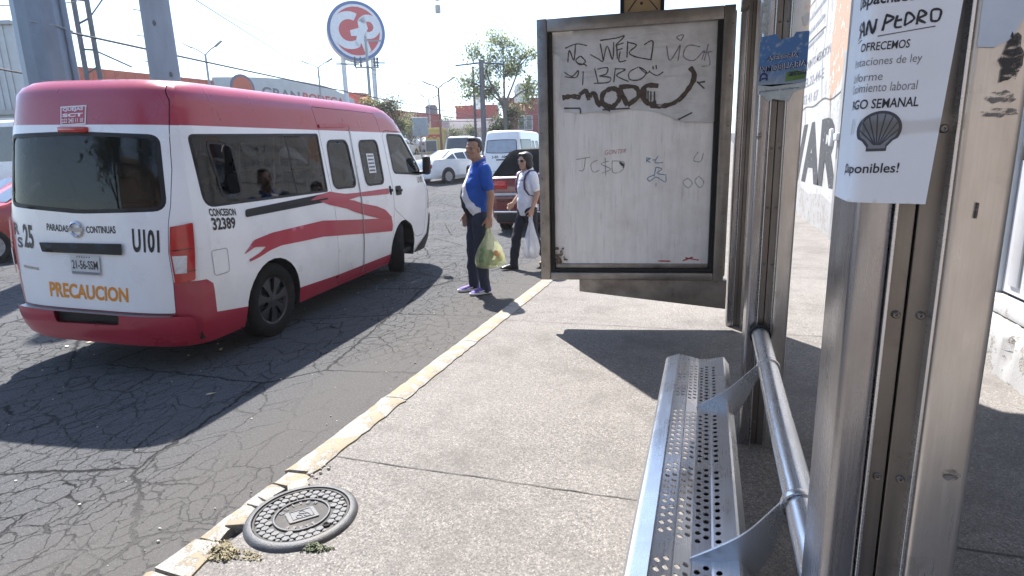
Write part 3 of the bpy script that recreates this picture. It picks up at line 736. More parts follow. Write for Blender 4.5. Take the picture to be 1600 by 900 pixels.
while y < 60: kerb_len(y, y+1.2, rag=.008); y += 1.206
kb = obj('kerb', kerb, ym, smooth=50); kb['kind'] = 'structure'
# gutter rubble of broken concrete near the manhole
bm = BM()
for i in range(70):
    x, y = random.uniform(-2.15, -1.88), random.uniform(1., 4.5)
    if random.random() < .4: x, y = random.uniform(-1.85, -1.70), random.uniform(2.0, 2.2)
    r = random.uniform(.003, .009); ell(bm, (x, y, gz(x, y)+(.03 if x > -1.8 else 0)+r*.4), (r*1.3, r, r*.7), Euler((random.random()*3, random.random()*3, 0)), 6, 4)
for i in range(120):
    x, y = random.uniform(-6, -1.95), random.uniform(1.5, 8); r = random.uniform(.003, .008); ell(bm, (x, y, r*.4), (r*1.4, r, r*.6), None, 5, 3)
o = obj('gravel', bm, concrete('pebbles_pale', (.3, .28, .25), (.45, .42, .38), (.6, .57, .52))); o['kind'] = 'stuff'; tag(o, 'loose pale grit scattered over the road and along the kerb', 'gravel')
# a few dry leaves and scraps lying about
lm = pm('dry_leaf', (.50, .42, .25), .7, var=.3, scale=20); pmw = pm('paper_scrap', (.75, .75, .73), .7)
for i, (px, py) in enumerate(((330, 617), (1017, 795), (637, 628), (140, 536), (105, 542), (345, 547))):
    d = at(px, py, 1)-CP; t = (.03 if i in (1,) else .0)-1.47; t = t/d.z; p = CP+d*t
    bm = BM(); n = 7
    vs_ = [bm.verts.new((cos(2*pi*k/n)*.028*random.uniform(.8, 1.3), sin(2*pi*k/n)*.013*random.uniform(.8, 1.2), .004+random.uniform(0, .008))) for k in range(n)]
    bm.faces.new(vs_); q = [bm.verts.new(v.co+Vector((0, 0, -.0015))) for v in vs_]; bm.faces.new(q[::-1])
    for k in range(n): bm.faces.new((vs_[k], vs_[(k+1) % n], q[(k+1) % n], q[k]))
    lb = ['curled dry leaf lying in the shadow behind the van', 'pale paper scrap on the pavement under the backrest tube', 'small pale leaf in the gutter beside the kerb', 'flat leaf beside the rear left of the van shadow', 'pale scrap at the far edge of the van shadow', 'small leaf under the van bumper'][i]
    o = obj('paper_scrap' if i in (1, 4) else 'dry_leaf', bm, pmw if i in (1, 4) else lm, loc=(p.x, p.y, p.z+.003)); o.rotation_euler = (0, 0, random.random()*3); tag(o, lb, 'leaf' if 'leaf' in lb else 'paper', 'litter on the ground')

# ------------------------------------------------------------------ manhole cover
iron = pm('worn_cast_iron', (.095, .098, .104), .58, .5, .3, 14, .4, 160, dirt=((.12, .105, .09), .6))
iron_d = pm('dirty_cast_iron', (.05, .049, .048), .7, .45, .3, 18, .3, 120, dirt=((.14, .12, .10), .6))
mh = thing('manhole_cover', 'round cast iron manhole cover with raised hexagons set beside the kerb', 'manhole cover', (-1.572, 1.785, .03), radians(-14))
bm = BM(); lathe(bm, [(.197, -.03), (.197, .016), (.199, .020), (.214, .020), (.228, .010), (.236, -.02)], 64); obj('rim', bm, iron, mh, 40)
bm = BM(); lathe(bm, [(.0001, .006), (.185, .006), (.186, .014), (.194, .014), (.195, -.02)], 64); cv = obj('cover', bm, iron_d, mh, 40)
bm = BM(); R6 = .0172
hexs = []
dx = R6*sqrt(3)*1.10; dy = R6*1.5*1.10
for j in range(-11, 12):
    for i in range(-11, 12):
        x = i*dx+(dx/2 if j % 2 else 0); y = j*dy; r = math.hypot(x, y)
        if .130 < r < .174 and not (math.hypot(x-.148, y-.005) < .022): hexs.append((x, y, R6*.93))
        elif .174 <= r < .186:
            k = .173/r; hexs.append((x*k*1.02, y*k*1.02, R6*.5))
for x, y, r in hexs:
    poly = [(x+r*cos(pi/6+k*pi/3), y+r*sin(pi/6+k*pi/3)) for k in range(6)]
    poly = [(a, b) if math.hypot(a, b) < .184 else (a*.184/math.hypot(a, b), b*.184/math.hypot(a, b)) for a, b in poly]
    prism(bm, poly, Matrix.Translation((0, 0, .005)), .009, bev=.0016)
obj('hexagon_studs', bm, iron, cv, 30)
bm = BM(); lathe(bm, [(.107, .005), (.107, .012), (.109, .014), (.114, .014), (.116, .012), (.116, .005)], 56)
dm = [(-.068, -.036), (.012, -.070), (.072, .034), (-.012, .066)]
prism(bm, rpoly(dm, .01, 3), Matrix.Translation((0, 0, .005)), .007, bev=.0015)
for k in range(3):
    a = 2*pi*k/3+.55; tube(bm, [(.006+.018*cos(a)+.014*cos(a+t), .018*sin(a)+.010*sin(a+t), .013) for t in [2*pi*q/12 for q in range(12)]], .0026, 6, closed=True)
tube(bm, [(-.052, -.022, .0125), (.006, -.048, .0125), (.05, .024, .0125), (-.008, .048, .0125)], .0022, 6, closed=True)
obj('emblem', bm, iron, cv, 30)
def ring_text(s, a0, a1, r):
    for i, ch in enumerate(s):
        a = radians(a0+(a1-a0)*i/max(1, len(s)-1)); v, f = text_flat(ch, .04); h = .020; w = .014 if ch != 'I' else .005; out = []
        for p, q in v:
            lx, ly = (p-.5)*w, (q-.5)*h; ct = Vector((cos(a), sin(a))); tn = Vector((sin(a), -cos(a))); pt = ct*(r+ly)+tn*lx; out.append((pt.x, pt.y, .0105))
        n = len(out); vv = out+[(x, y, .005) for x, y, z in out]; raw('lettering', vv, orient(out, f, (0, 0, 1)), iron, cv)
ring_text('OUIXEM', 205, 105, .092); ring_text('JAREV', -8, -75, .092)
bm = BM(); tube(bm, [(.148+.013*cos(t), .005+.013*sin(t), .010) for t in [2*pi*q/14 for q in range(14)]], .004, 6, closed=True); lathe(bm, [(.001, .0085), (.012, .0085)], 12, M=Matrix.Translation((.148, .005, 0))); obj('lifting_hole', bm, seam_iron if 'seam_iron' in globals() else pm('black_hole', (.01, .01, .01), .9), cv)
# the painted-over lugs of the frame in the kerb
bm = BM()
for a, w, l0, l1 in ((146, .045, .21, .30), (178, .02, .21, .29), (190, .02, .21, .29), (215, .05, .21, .30)):
    M_ = Matrix.Rotation(radians(a), 4, 'Z'); box(bm, (l0, -w, -.03), (l1, w, .0125), bev=.003, M=M_)
obj('frame_lug', bm, ym, mh, 30)
# weeds
wm = pm('weed_green', (.085, .10, .05), .7, var=.4, scale=40); wd = pm('dry_weed', (.20, .17, .10), .8, var=.4, scale=40)
def weed(name, label, c, rx, ry, n, h, m):
    vs, fs = [], []; rnd = random.Random(len(label))
    for i in range(n):
        a = rnd.uniform(0, 2*pi); r = rnd.random()**.8*(1+.35*sin(3*a+1)+.25*sin(5*a)); x, y = rx*r*cos(a), ry*r*sin(a); z = rnd.uniform(.0, h)*max(.15, 1-.7*r); d = Vector((rnd.uniform(-1, 1), rnd.uniform(-1, 1), rnd.uniform(-.3, .9))).normalized(); s = rnd.uniform(.005, .012)
        u, w = frame_of(d); p = Vector((x, y, z)); b = len(vs)
        vs += [p-d*s, p+u*s*.45, p+d*s*1.2, p-u*s*.45]; fs.append((b, b+1, b+2, b+3))
        if i % 5 == 0:
            b = len(vs); q = Vector((x*.9, y*.9, 0)); vs += [q, q+u*.0015, p+u*.0015, p]; fs.append((b, b+1, b+2, b+3))
    o = raw(name, vs, fs, m); o.location = c; tag(o, label, 'weed', 'weeds round the manhole')
weed('weed_tuft', 'dry brown weed tuft spreading between the kerb and manhole rim', (-1.735, 1.50, .03), .13, .055, 750, .022, wd)
weed('weed_tuft', 'small green weed tuft at the pavement side of the manhole', (-1.395, 1.625, .03), .06, .026, 220, .018, wm)
# ================================================================== bus shelter: posts, roof; lit-box panel; bench; papers
post_m = steel('stained_stainless_steel', (.42, .415, .43), .22, (.18, .145, .12), .6)  # darker, bluer than the plate: the tube's street reflection is in the base colour
plate_s = steel('brushed_steel_sheet', (.70, .675, .645), .27, (.30, .24, .19), .55)
strip_m = steel('dark_steel_strip', (.24, .225, .21), .36, (.12, .10, .085), .6)
bench_m = steel('bench_stainless_steel', (.70, .705, .72), .24, (.40, .39, .38), .10, False)
panel_m = steel('weathered_panel_frame', (.36, .335, .31), .40, (.13, .11, .09), .6)
dark_m = pm('black_gasket', (.015, .015, .015), .7)
paper_m = pm('white_paper', (.72, .74, .78), .75, var=.05, scale=8, bmp=.1, bscale=9)
ink = pm('black_ink', (.022, .023, .03), .6, var=.1); ink_g = pm('grey_ink', (.16, .165, .18), .6, var=.1)
SH = thing('bus_shelter', 'stainless steel bus shelter frame with three stained box posts', 'bus shelter', (.30, .965, .028))
XP = -.30
def shelter_post(y0, top):
    bm = BM(); p = D.objects.new('post', None); link(p, SH); p.location = (0, y0-.965, 0)
    def ext(poly, b=.006):
        prism(bm, rpoly(poly, b, 4), Matrix.Identity(4), top)
    ext([(-.090, 0), (-.041, 0), (-.041, .15), (-.094, .15)], .012); obj('tube', bm, post_m, p, 40)
    bm = BM(); ext([(.026, 0), (.096, 0), (.096, .15), (.026, .15)], .01); obj('plate', bm, plate_s, p, 40)
    for a, b in ((-.041, -.0095), (-.0065, .024)):
        bm = BM(); ext([(a, .018), (b, .018), (b, .13), (a, .13)], .002); obj('channel_strip', bm, strip_m, p, 40)
    for a in (-.0408, .0212):  # bright strips added as highlights along the channel edges
        bm = BM(); ext([(a, -.0015), (a+.0046, -.0015), (a+.0046, .02), (a, .02)], .001); obj('edge_highlight', bm, bench_m, p, 40)
    bm = BM(); ext([(-.041, .03), (.026, .03), (.026, .12), (-.041, .12)], .001); obj('channel_back', bm, dark_m, p)
    for z in [.12+.27*i for i in range(int(top/.27))]:
        for x in (-.020, .012):
            bm = BM()
            M_ = plane_m((x, .018, z), (1, 0, 0), (0, 0, 1)); lathe(bm, [(.0062, 0), (.0062, .002), (.0045, .004), (.0022, .0035), (.0018, .001), (.0001, .001)], 12, M=M_); obj('screw', bm, strip_m, p, 30)
    return p
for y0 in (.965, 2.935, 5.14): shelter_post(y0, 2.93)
bm = BM(); box(bm, (-1.55, -.6, 2.93), (1.3, 4.36, 3.02), bev=.02)
for y in (0, 2, 4.2): box(bm, (-1.4, y, 2.86), (1.2, y+.1, 2.929))
obj('roof', bm, panel_m, SH, 40)
bm = BM(); box(bm, (-.098, 3.98, 2.53), (-.04, 4.20, 2.60)); obj('bracket', bm, strip_m, SH)

# ------------------------------------------------------------------ bench
BE = thing('bench', 'perforated stainless steel bench with a round backrest tube', 'bench', (0, 2.0, .028))
y0b, y1b = -1.45, 1.06
prof_b = [(-.172, .325), (-.168, .385), (-.160, .395), (-.104, .418), (-.098, .418), (-.048, .408), (-.044, .408), (.000, .397), (.004, .397), (.052, .402), (.058, .404), (.118, .418), (.126, .414), (.148, .380), (.150, .335)]
acc = [0]
for a, b in zip(prof_b, prof_b[1:]): acc.append(acc[-1]+math.hypot(b[0]-a[0], b[1]-a[1]))
def bmap(u, y):
    for i in range(len(acc)-1):
        if u <= acc[i+1] or i == len(acc)-2:
            t = (u-acc[i])/(acc[i+1]-acc[i]); a, b = prof_b[i], prof_b[i+1]; return Vector((a[0]+(b[0]-a[0])*t, y, a[1]+(b[1]-a[1])*t))
holes = []
def xu(x):
    for i in range(1, len(prof_b)-2):
        if prof_b[i][0] <= x <= prof_b[i+1][0]: return acc[i]+(acc[i+1]-acc[i])*(x-prof_b[i][0])/(prof_b[i+1][0]-prof_b[i][0])
cols = [(-.084, 0), (-.062, 1), (-.033, 0), (-.012, 1), (.016, 0), (.038, 1), (.070, 0)]
for y_s in (-1.36, -.93, -.50, .05, .48, .76) if False else (-1.40, -1.005, -.50, -.045, .50):
    for k in range(11 if y_s != .50 else 12):
        for x, st in cols:
            yy = y_s+k*.0375+(.0188 if st else 0)
            if yy > y1b-.04: continue
            r = .0085; u0 = xu(x); holes.append([(u0+r*cos(2*pi*q/8+.39), yy+r*1.15*sin(2*pi*q/8+.39)) for q in range(8)])
brk = [(a, y) for a in acc for y in ()]
def seat_sheet():
    V, F = [], []
    for i in range(len(acc)-1):                       # every fold of the plate is its own strip so that creases stay sharp
        a, b = acc[i], acc[i+1]; hs = [h for h in holes if a <= sum(p[0] for p in h)/8 <= b]
        v, f, m = clean(*sheet([(a, y0b), (b, y0b), (b, y1b), (a, y1b)], hs, (), .6, bmap, grid=False)); f = orient(v, f, (0, 0, 1)); s = len(V); V += v; F += [tuple(j+s for j in q) for q in f]
    return V, F
V, F = seat_sheet(); st = raw('seat', V, F, bench_m, BE)
bm = BM(); bm.from_mesh(st.data); bmesh.ops.remove_doubles(bm, verts=bm.verts, dist=.0002); bm.to_mesh(st.data); bm.free()
so_ = st.modifiers.new('sheet', 'SOLIDIFY'); so_.thickness = .003; so_.offset = -1
for y in (y0b, y1b):                                  # folded end caps
    bm = BM(); prism(bm, [(x, z) for x, z in prof_b] + [(.14, .30), (-.165, .30)], plane_m((0, y if y < 0 else y-.004, 0), (1, 0, 0), (0, 0, 1)), .004); obj('end_cap', bm, bench_m, BE)
TX, TZ = .272, .595
bm = BM(); tube(bm, [(TX+.004, .936, TZ), (TX-.012, 0, TZ), (TX-.022, -.90, TZ)], .0385, 28); obj('backrest', bm, bench_m, BE, 40)
bm = BM(); lathe(bm, [(.040, -.012), (.048, -.012), (.048, .014), (.040, .014)], 28, 'Y', M=Matrix.Translation((TX+.003, .905, TZ))); obj('socket_ring', bm, dark_m, BE, 40)
for yb in (.43, -.58):
    e = D.objects.new('bracket', None); link(e, BE)
    tx = TX-.012+.017*yb/.9
    bm = BM(); prism(bm, rpoly([(-.002, .400), (.06, .443), (.13, .497), (tx-.03, TZ+.024), (tx-.036, TZ-.048), (.195, .455), (.160, .385), (.12, .345), (.06, .36)], [.0, .04, .06, .008, .008, .06, .04, .02, .02], 5), plane_m((0, yb+.004, 0), (1, 0, 0), (0, 0, 1)), .008, bev=.0012); obj('gusset', bm, bench_m, e, 30)
    bm = BM(); lathe(bm, [(.039, -.011), (.044, -.011), (.0455, 0), (.044, .011), (.039, .011)], 28, 'Y', M=Matrix.Translation((tx, yb, TZ))); obj('collar', bm, bench_m, e, 40)
bm = BM(); box(bm, (.005, y0b+.03, .352), (.125, y1b-.02, .385), bev=.004); obj('added_dark_backing', bm, dark_m, BE, 40)  # black bar added under the right half so the seat holes read dark
for yb in (-.1, .9):                                  # beam under the seat and its feet
    bm = BM(); box(bm, (-.11, yb-.03, .30), (.12, yb+.03, .36), bev=.004); box(bm, (.03, yb-.03, .0), (.09, yb+.03, .30), bev=.004); obj('leg', bm, post_m, BE, 40)

# ------------------------------------------------------------------ advertising panel on the end post
pA, pB = Vector((-1.343, 4.80, .455)), Vector((.166, 5.0, .455)); px_ = (pB-pA).normalized(); PW, PH = (pB-pA).length, 2.13
PM = plane_m(pA, px_, (0, 0, 1)); pn_ = Vector((PM[0][2], PM[1][2], PM[2][2]))
AP = thing('advertising_panel', 'tall framed steel advertising panel with graffiti, cantilevered beside the shelter', 'advertising panel', tuple(pA))
AP.matrix_world = PM
fw_ = .085
def slab(name, poly, z0, t, m, parent, holes=(), bev=0.):
    v, f, mi = clean(*sheet(poly, holes, (), 5, lambda x, y: Vector((x, y, 0)), grid=False)); me = D.meshes.new(name); me.from_pydata(v, [], orient(v, f, (0, 0, 1)))
    bm = BM(); bm.from_mesh(me); r = bmesh.ops.extrude_face_region(bm, geom=bm.faces[:]); bmesh.ops.translate(bm, verts=[q for q in r['geom'] if isinstance(q, bmesh.types.BMVert)], vec=(0, 0, -t)); bmesh.ops.translate(bm, verts=bm.verts, vec=(0, 0, z0)); D.meshes.remove(me)
    return obj(name, bm, m, parent)
fr = D.objects.new('frame', None); link(fr, AP)
for nm, q in (('left_rail', (0, 0, fw_-.001, PH)), ('right_rail', (PW-fw_+.001, 0, PW, PH)), ('top_rail', (fw_, PH-.10, PW-fw_, PH-.002)), ('bottom_rail', (fw_, .002, PW-fw_, .065))):
    bm = BM(); box(bm, (q[0], q[1], -.045), (q[2], q[3], 0), bev=.006); obj('rail', bm, panel_m, fr, 40)
bm = BM()
for a, b in (((fw_-.002, .06), (fw_+.035, PH-.1)), ((PW-fw_-.035, .06), (PW-fw_+.002, PH-.1))): box(bm, (a[0], a[1], -.10), (b[0], b[1], -.030))
box(bm, (fw_+.036, .06, -.10), (PW-fw_-.036, .095, -.032)); obj('gasket', bm, dark_m, AP)
bm = BM(); box(bm, (fw_+.036, .0955, -.10), (PW-fw_-.036, .135, -.050), bev=.004); obj('ledge', bm, panel_m, AP, 40)
for u in (.012, PW-.03):
    for k in range(6): bm = BM(); lathe(bm, [(.008, 0), (.006, .004), (.0001, .004)], 10, M=Matrix.Translation((u+.012, .12+k*.375, 0))); obj('rivet', bm, strip_m, AP)
# board
m, nt, b, ob = base('dirty_white_board'); MATS['board'] = m
n1 = noise(nt, mapv(nt, ob, (7, .6, 1)), 2.5, 7, .68); n2 = noise(nt, ob, 3, 6, .65); n3 = noise(nt, mapv(nt, ob, (14, 1.2, 1)), 4, 5)
c = mixc(nt, ramp(nt, n1, [(.42, 0.), (.75, .5)]).outputs[0], (.80, .795, .80), (.56, .55, .545))
c = mixc(nt, ramp(nt, n2, [(.5, 0.), (.8, .45)]).outputs[0], c, (.42, .385, .35)); c = mixc(nt, ramp(nt, n3, [(.58, 0.), (.75, .3)]).outputs[0], c, (.2, .19, .19))
nt.links.new(c, b.inputs['Base Color']); b.inputs['Roughness'].default_value = .34; b.inputs['Metallic'].default_value = .25
bm = BM(); box(bm, (fw_+.03, .13, -.085), (PW-fw_-.03, PH-.1, -.07)); bd = obj('backboard', bm, m, AP)
bm = BM(); prism(bm, rpoly([(.02, .02), (PW+.022, .02), (PW+.022, PH-.02), (.02, PH-.02)], [.12, .02, .02, .12], 6), Matrix.Translation((0, 0, -.212)), .127); obj('rear_box', bm, panel_m, AP, 40)  # right edge and back stretched, out of view, to block a sun sliver
bm = BM(); box(bm, (fw_+.2, PH-.09, -.085), (PW-fw_-.2, PH-.03, -.05)); box(bm, (fw_+.2, .01, -.085), (PW-fw_-.2, .06, -.05)); obj('spacer', bm, dark_m, AP)
# tapered arm under the box, joining the end post
bm = BM(); prism(bm, [(.33, -.002), (PW+.035, -.002), (PW+.035, -.25), (.33, -.11)], Matrix.Translation((0, 0, -.13)), .09, bev=.004); obj('support_arm', bm, panel_m, AP, 40)
# small sign on top
for u in (.66, .97): bm = BM(); box(bm, (u, PH+.001, -.10), (u+.03, PH+.32, -.07)); obj('sign_post', bm, dark_m, AP)
sg = D.objects.new('sign_board', None)
bm = BM(); box(bm, (.69, PH+.015, -.098), (.97, PH+.31, -.078)); sb = obj('sign_board', bm, pm('tan_sign', (.42, .30, .16), .5, var=.15), AP)
strokes('sign_mark', [[(.72, PH+.02), (.83, PH+.13), (.95, PH+.02)]], lambda x, y: Vector((x, y, -.0765)), ink, sb, .008)
bm = BM(); lathe(bm, [(.012, 0), (.0001, .003)], 12, M=Matrix.Translation((.825, PH+.075, -.0775))); obj('sign_dot', bm, ink, sb)
PI_ = PM.inverted()
def puv(px, py, z=-.07):
    """photo pixel on the board -> board coordinates"""
    d = at(px, py, 1)-CP; o = PI_ @ CP; dd = (PI_.to_3x3() @ d); t = (z-o.z)/dd.z; q = o+dd*t; return (q.x, q.y)
def cp(x, y): return puv(860+x/3.214, 20+y/3.214)
torn = [(62, 80), (300, 62), (620, 42), (868, 24), (862, 300), (852, 545), (820, 547), (780, 553), (740, 546), (690, 549), (640, 540), (600, 520), (540, 500), (480, 490), (400, 486), (330, 496), (290, 505), (240, 498), (150, 506), (70, 500), (42, 455), (50, 350), (60, 250), (50, 222), (22, 205), (-6, 188), (-8, 88)]
m, nt, b, ob = base('torn_grey_paper')
n1 = noise(nt, ob, 5, 7, .62); n2 = noise(nt, mapv(nt, ob, (1, 6, 1)), 4, 4)
sep = nd(nt, 'ShaderNodeSeparateXYZ'); nt.links.new(ob, sep.inputs[0])
c = mixc(nt, ramp(nt, n1, [(.4, 0.), (.7, .6)]).outputs[0], (.66, .65, .65), (.40, .38, .365)); c = mixc(nt, ramp(nt, n2, [(.55, 0.), (.75, .4)]).outputs[0], c, (.28, .26, .25))
nt.links.new(c, b.inputs['Base Color']); b.inputs['Roughness'].default_value = .55; bump(nt, b, n1, .3, .01)
def tmap(x, y): return Vector((x, y, -.064+.005*sin(x*9)*cos(y*7)+.008*max(0, 1-(y-1.38)/.06 if y < 1.44 else 0)))
po = decal('torn_poster', [[cp(*q) for q in torn]], tmap, m, AP, .06, (0, 0, 1))
GM = lambda x, y: Vector((x, y, tmap(x, y).z+.0025)); BMp = lambda x, y: Vector((x, y, -.068))
marker = pm('black_marker', (.075, .068, .066), .5, var=.2); brown_sp = pm('brown_spray', (.085, .063, .05), .5, var=.3, scale=30); purple = pm('faded_purple_marker', (.24, .20, .26), .6, var=.2)
redk = pm('red_marker', (.38, .06, .05), .5); bluek = pm('blue_marker', (.03, .16, .32), .5); greyk = pm('faint_grey_marker', (.27, .265, .27), .6); lblue = pm('faint_blue_marker', (.36, .42, .44), .6)
for m_, cut in ((marker, .30), (brown_sp, .30), (purple, .36), (greyk, .38), (lblue, .38), (bluek, .28)):      # worn, patchy ink
    nt = m_.node_tree; tc = nd(nt, 'ShaderNodeTexCoord'); nt.links.new(ramp(nt, noise(nt, tc.outputs['Object'], 26, 6, .7), [(cut, .15), (cut+.14, 1.)]).outputs[0], nt.nodes['Principled BSDF'].inputs['Alpha'])
C = lambda L_: [[cp(*p) for p in l] for l in L_]
strokes('graffiti', C([[(75, 180), (130, 158), (185, 166)], [(88, 250), (96, 190), (118, 240), (126, 160)], [(150, 218), (128, 240), (150, 262), (176, 246), (152, 218)], [(200, 210), (240, 232), (264, 242), (250, 156)], [(266, 240), (285, 168), (312, 235), (318, 148)], [(332, 158), (336, 232)], [(330, 190), (362, 180)], [(326, 166), (368, 152)], [(388, 143), (384, 226)], [(388, 150), (432, 164), (396, 200), (426, 222), (508, 238)], [(470, 162), (514, 145), (504, 238)],
    [(222, 280), (240, 356)], [(236, 284), (286, 276), (280, 308), (246, 318), (300, 326), (290, 350), (218, 355)], [(326, 278), (318, 350)], [(326, 282), (376, 286), (332, 316), (392, 346)], [(440, 274), (396, 300), (400, 336), (450, 336), (482, 300), (444, 274), (480, 305), (500, 292)], [(514, 268), (516, 286)], [(530, 264), (532, 284)], [(498, 298), (534, 316), (566, 298)], [(70, 300), (110, 320), (140, 290), (130, 325), (72, 322)], [(140, 255), (175, 262), (182, 270)], [(165, 295), (162, 365)], [(250, 140), (330, 128), (372, 118), (330, 160)], [(350, 195), (345, 245), (380, 240)]]), GM, marker, po, .009, (0, 0, 1))
strokes('graffiti', C([[(146, 412), (180, 394), (192, 440)], [(190, 425), (218, 404), (236, 448), (252, 472)], [(304, 380), (264, 408), (264, 456), (310, 472), (346, 432), (332, 388), (300, 380)], [(344, 374), (386, 466)], [(344, 374), (424, 374), (442, 420), (386, 464)], [(542, 368), (482, 368), (460, 410), (490, 456), (532, 452)], [(470, 385), (470, 440)], [(60, 428), (110, 420), (152, 428)], [(500, 464), (560, 470), (640, 442), (704, 366), (722, 312), (700, 274)]]), GM, brown_sp, po, .036, (0, 0, 1))
strokes('graffiti', C([[(262, 488), (330, 484), (398, 480)], [(272, 478), (300, 496)], [(735, 346), (772, 382)], [(742, 352), (776, 346)], [(640, 538), (710, 502)], [(150, 482), (152, 508)], [(68, 480), (150, 480)], [(490, 392), (490, 450)], [(504, 395), (504, 470)], [(522, 395), (522, 460)]]), GM, marker, po, .012, (0, 0, 1))
strokes('graffiti', C([[(583, 168), (600, 240), (652, 160)], [(652, 165), (640, 242)], [(752, 172), (690, 165), (668, 220), (720, 240), (772, 190), (760, 236)], [(792, 158), (772, 242)], [(766, 200), (812, 196)], [(650, 140), (634, 122), (668, 112), (654, 142)], [(790, 200), (800, 260), (760, 270)]]), GM, purple, po, .008, (0, 0, 1))
text('graffiti', 'GONTER', [cp(*q) for q in ((272, 714), (376, 704), (386, 683), (274, 690))], BMp, redk, bd, -.01, (0, 0, 1))
strokes('graffiti', C([[(130, 737), (200, 725)], [(176, 730), (166, 790), (144, 792)], [(236, 740), (204, 760), (214, 800), (246, 790)], [(292, 745), (254, 760), (302, 785), (258, 806)], [(275, 728), (278, 816)], [(310, 745), (314, 802), (360, 792), (368, 750), (310, 744)]]), BMp, greyk, bd, .006, (0, 0, 1))
strokes('graffiti', C([[(483, 728), (483, 752)], [(483, 728), (502, 733), (486, 740), (502, 752)], [(512, 740), (526, 738)], [(540, 720), (525, 752), (564, 752)], [(530, 775), (520, 822)], [(530, 775), (560, 785), (535, 805), (582, 815)], [(520, 815), (488, 830), (500, 846), (530, 825), (576, 850), (580, 820)], [(530, 855), (530, 872)]]), BMp, bluek, bd, .006, (0, 0, 1))
strokes('graffiti', C([[(742, 698), (718, 740), (754, 746), (768, 704)], [(690, 830), (665, 850), (690, 880), (712, 855), (690, 830)], [(745, 820), (725, 845), (750, 878), (770, 850), (745, 820)]]), BMp, lblue, bd, .008, (0, 0, 1))
strokes('graffiti', C([[(346, 750), (366, 762), (366, 778)], [(350, 755), (362, 770)]]), BMp, marker, bd, .012, (0, 0, 1))
# crumbled lower left corner and red scraps at the bottom of the board
bm = BM()
for i in range(60): ell(bm, (fw_+.045+abs(random.gauss(0, .03)), .14+abs(random.gauss(0, .05)), -.055+random.uniform(0, .012)), random.uniform(.004, .014), None, 6, 4)
obj('crumbs', bm, pm('rotten_board', (.20, .155, .10), .9, var=.5, scale=60), AP)
strokes('red_scrape', [[(1.0, .158), (1.10, .155)], [(1.2, .16), (1.28, .19)], [(1.22, .185), (1.33, .165)]], BMp, redk, bd, .012, (0, 0, 1))

# ------------------------------------------------------------------ paper notices taped to the posts
PO = thing('job_notice', 'white paper job notice with a shell emblem taped to the nearest post', 'poster', (.30, .965, 1.4))
xr_, xc = .321, .2005                                   # right edge of the sheet, corner of the post
def nmap(u, z):
    """paper coordinate: u = metres leftwards from the right edge; bends round the post's left corner"""
    x = xr_-u
    if x >= xc+.012: return Vector((x-.30, -.004-.0025*max(0, 1-(u)/.03) - .0025*sin(u*30)*.5, z-1.4))
    q = xc+.012-x; R_ = .014
    if q < R_*pi/2: a = q/R_; return Vector((xc+.012-R_*sin(a)-.30, -.004+R_*(1-cos(a)), z-1.4))
    q -= R_*pi/2; return Vector((xc-.002-.30, -.004+R_+q, z-1.4))
def skew(u, z): return nmap(u+(1.70-z)*.055, z)
v, f, mi = clean(*sheet([(.010, 1.395), (.20, 1.402), (.20, 1.95), (.010, 1.95)], (), (), .007, skew)); raw('sheet', v, orient(v, f, (0, -1, 0)), paper_m, PO, 'all')
def nm2(u, z): p = skew(u, z); q = skew(u+.002, z); t = (q-p).normalized(); n_ = Vector((t.y, -t.x, 0)); n_ = n_ if n_.y < 0 or n_.x < -.9 else -n_; return p+n_*.0006
def ntext(s, u1, u0, z0, z1, bold, m=None): u0 -= .008; u1 -= .008*(u1 > .045); text('lettering', s, ((u0, z0), (u1, z0), (u1, z1), (u0, z1)), nm2, m or ink, PO, bold, (0, -1, 0))
ntext('Despachador/a', .052, .157, 1.6595, 1.682, .015)
strokes('handwriting', [[(.128, 1.624), (.121, 1.634), (.128, 1.640), (.119, 1.645)], [(.118, 1.625), (.112, 1.645), (.107, 1.626)], [(.116, 1.633), (.108, 1.633)], [(.104, 1.627), (.103, 1.645), (.096, 1.628), (.094, 1.646)], [(.085, 1.630), (.083, 1.650)], [(.084, 1.650), (.074, 1.645), (.083, 1.639)], [(.070, 1.648), (.071, 1.634), (.063, 1.633)], [(.071, 1.641), (.064, 1.642)], [(.060, 1.634), (.059, 1.650), (.050, 1.642), (.060, 1.634)], [(.046, 1.634), (.045, 1.651), (.037, 1.646), (.045, 1.641), (.036, 1.635)], [(.030, 1.637), (.031, 1.650), (.021, 1.649), (.022, 1.637), (.030, 1.637)]], lambda u, z: nm2(u+.012, z), ink, PO, .0028, (0, -1, 0))
strokes('underline', [[(.140, 1.620), (.036, 1.630)]], nm2, ink, PO, .0012, (0, -1, 0))
ntext('OFRECEMOS', .070, .130, 1.6055, 1.6165, .01)
ntext('Prestaciones de ley', .053, .150, 1.583, 1.597, -.005, ink_g); ntext('Uniforme', .096, .150, 1.566, 1.577, -.005, ink_g); ntext('Crecimiento laboral', .053, .150, 1.551, 1.563, -.005, ink_g)
ntext('PAGO SEMANAL', .040, .143, 1.5285, 1.5415, .012)
ntext('¡Disponibles!', .058, .150, 1.4355, 1.4535, .012)
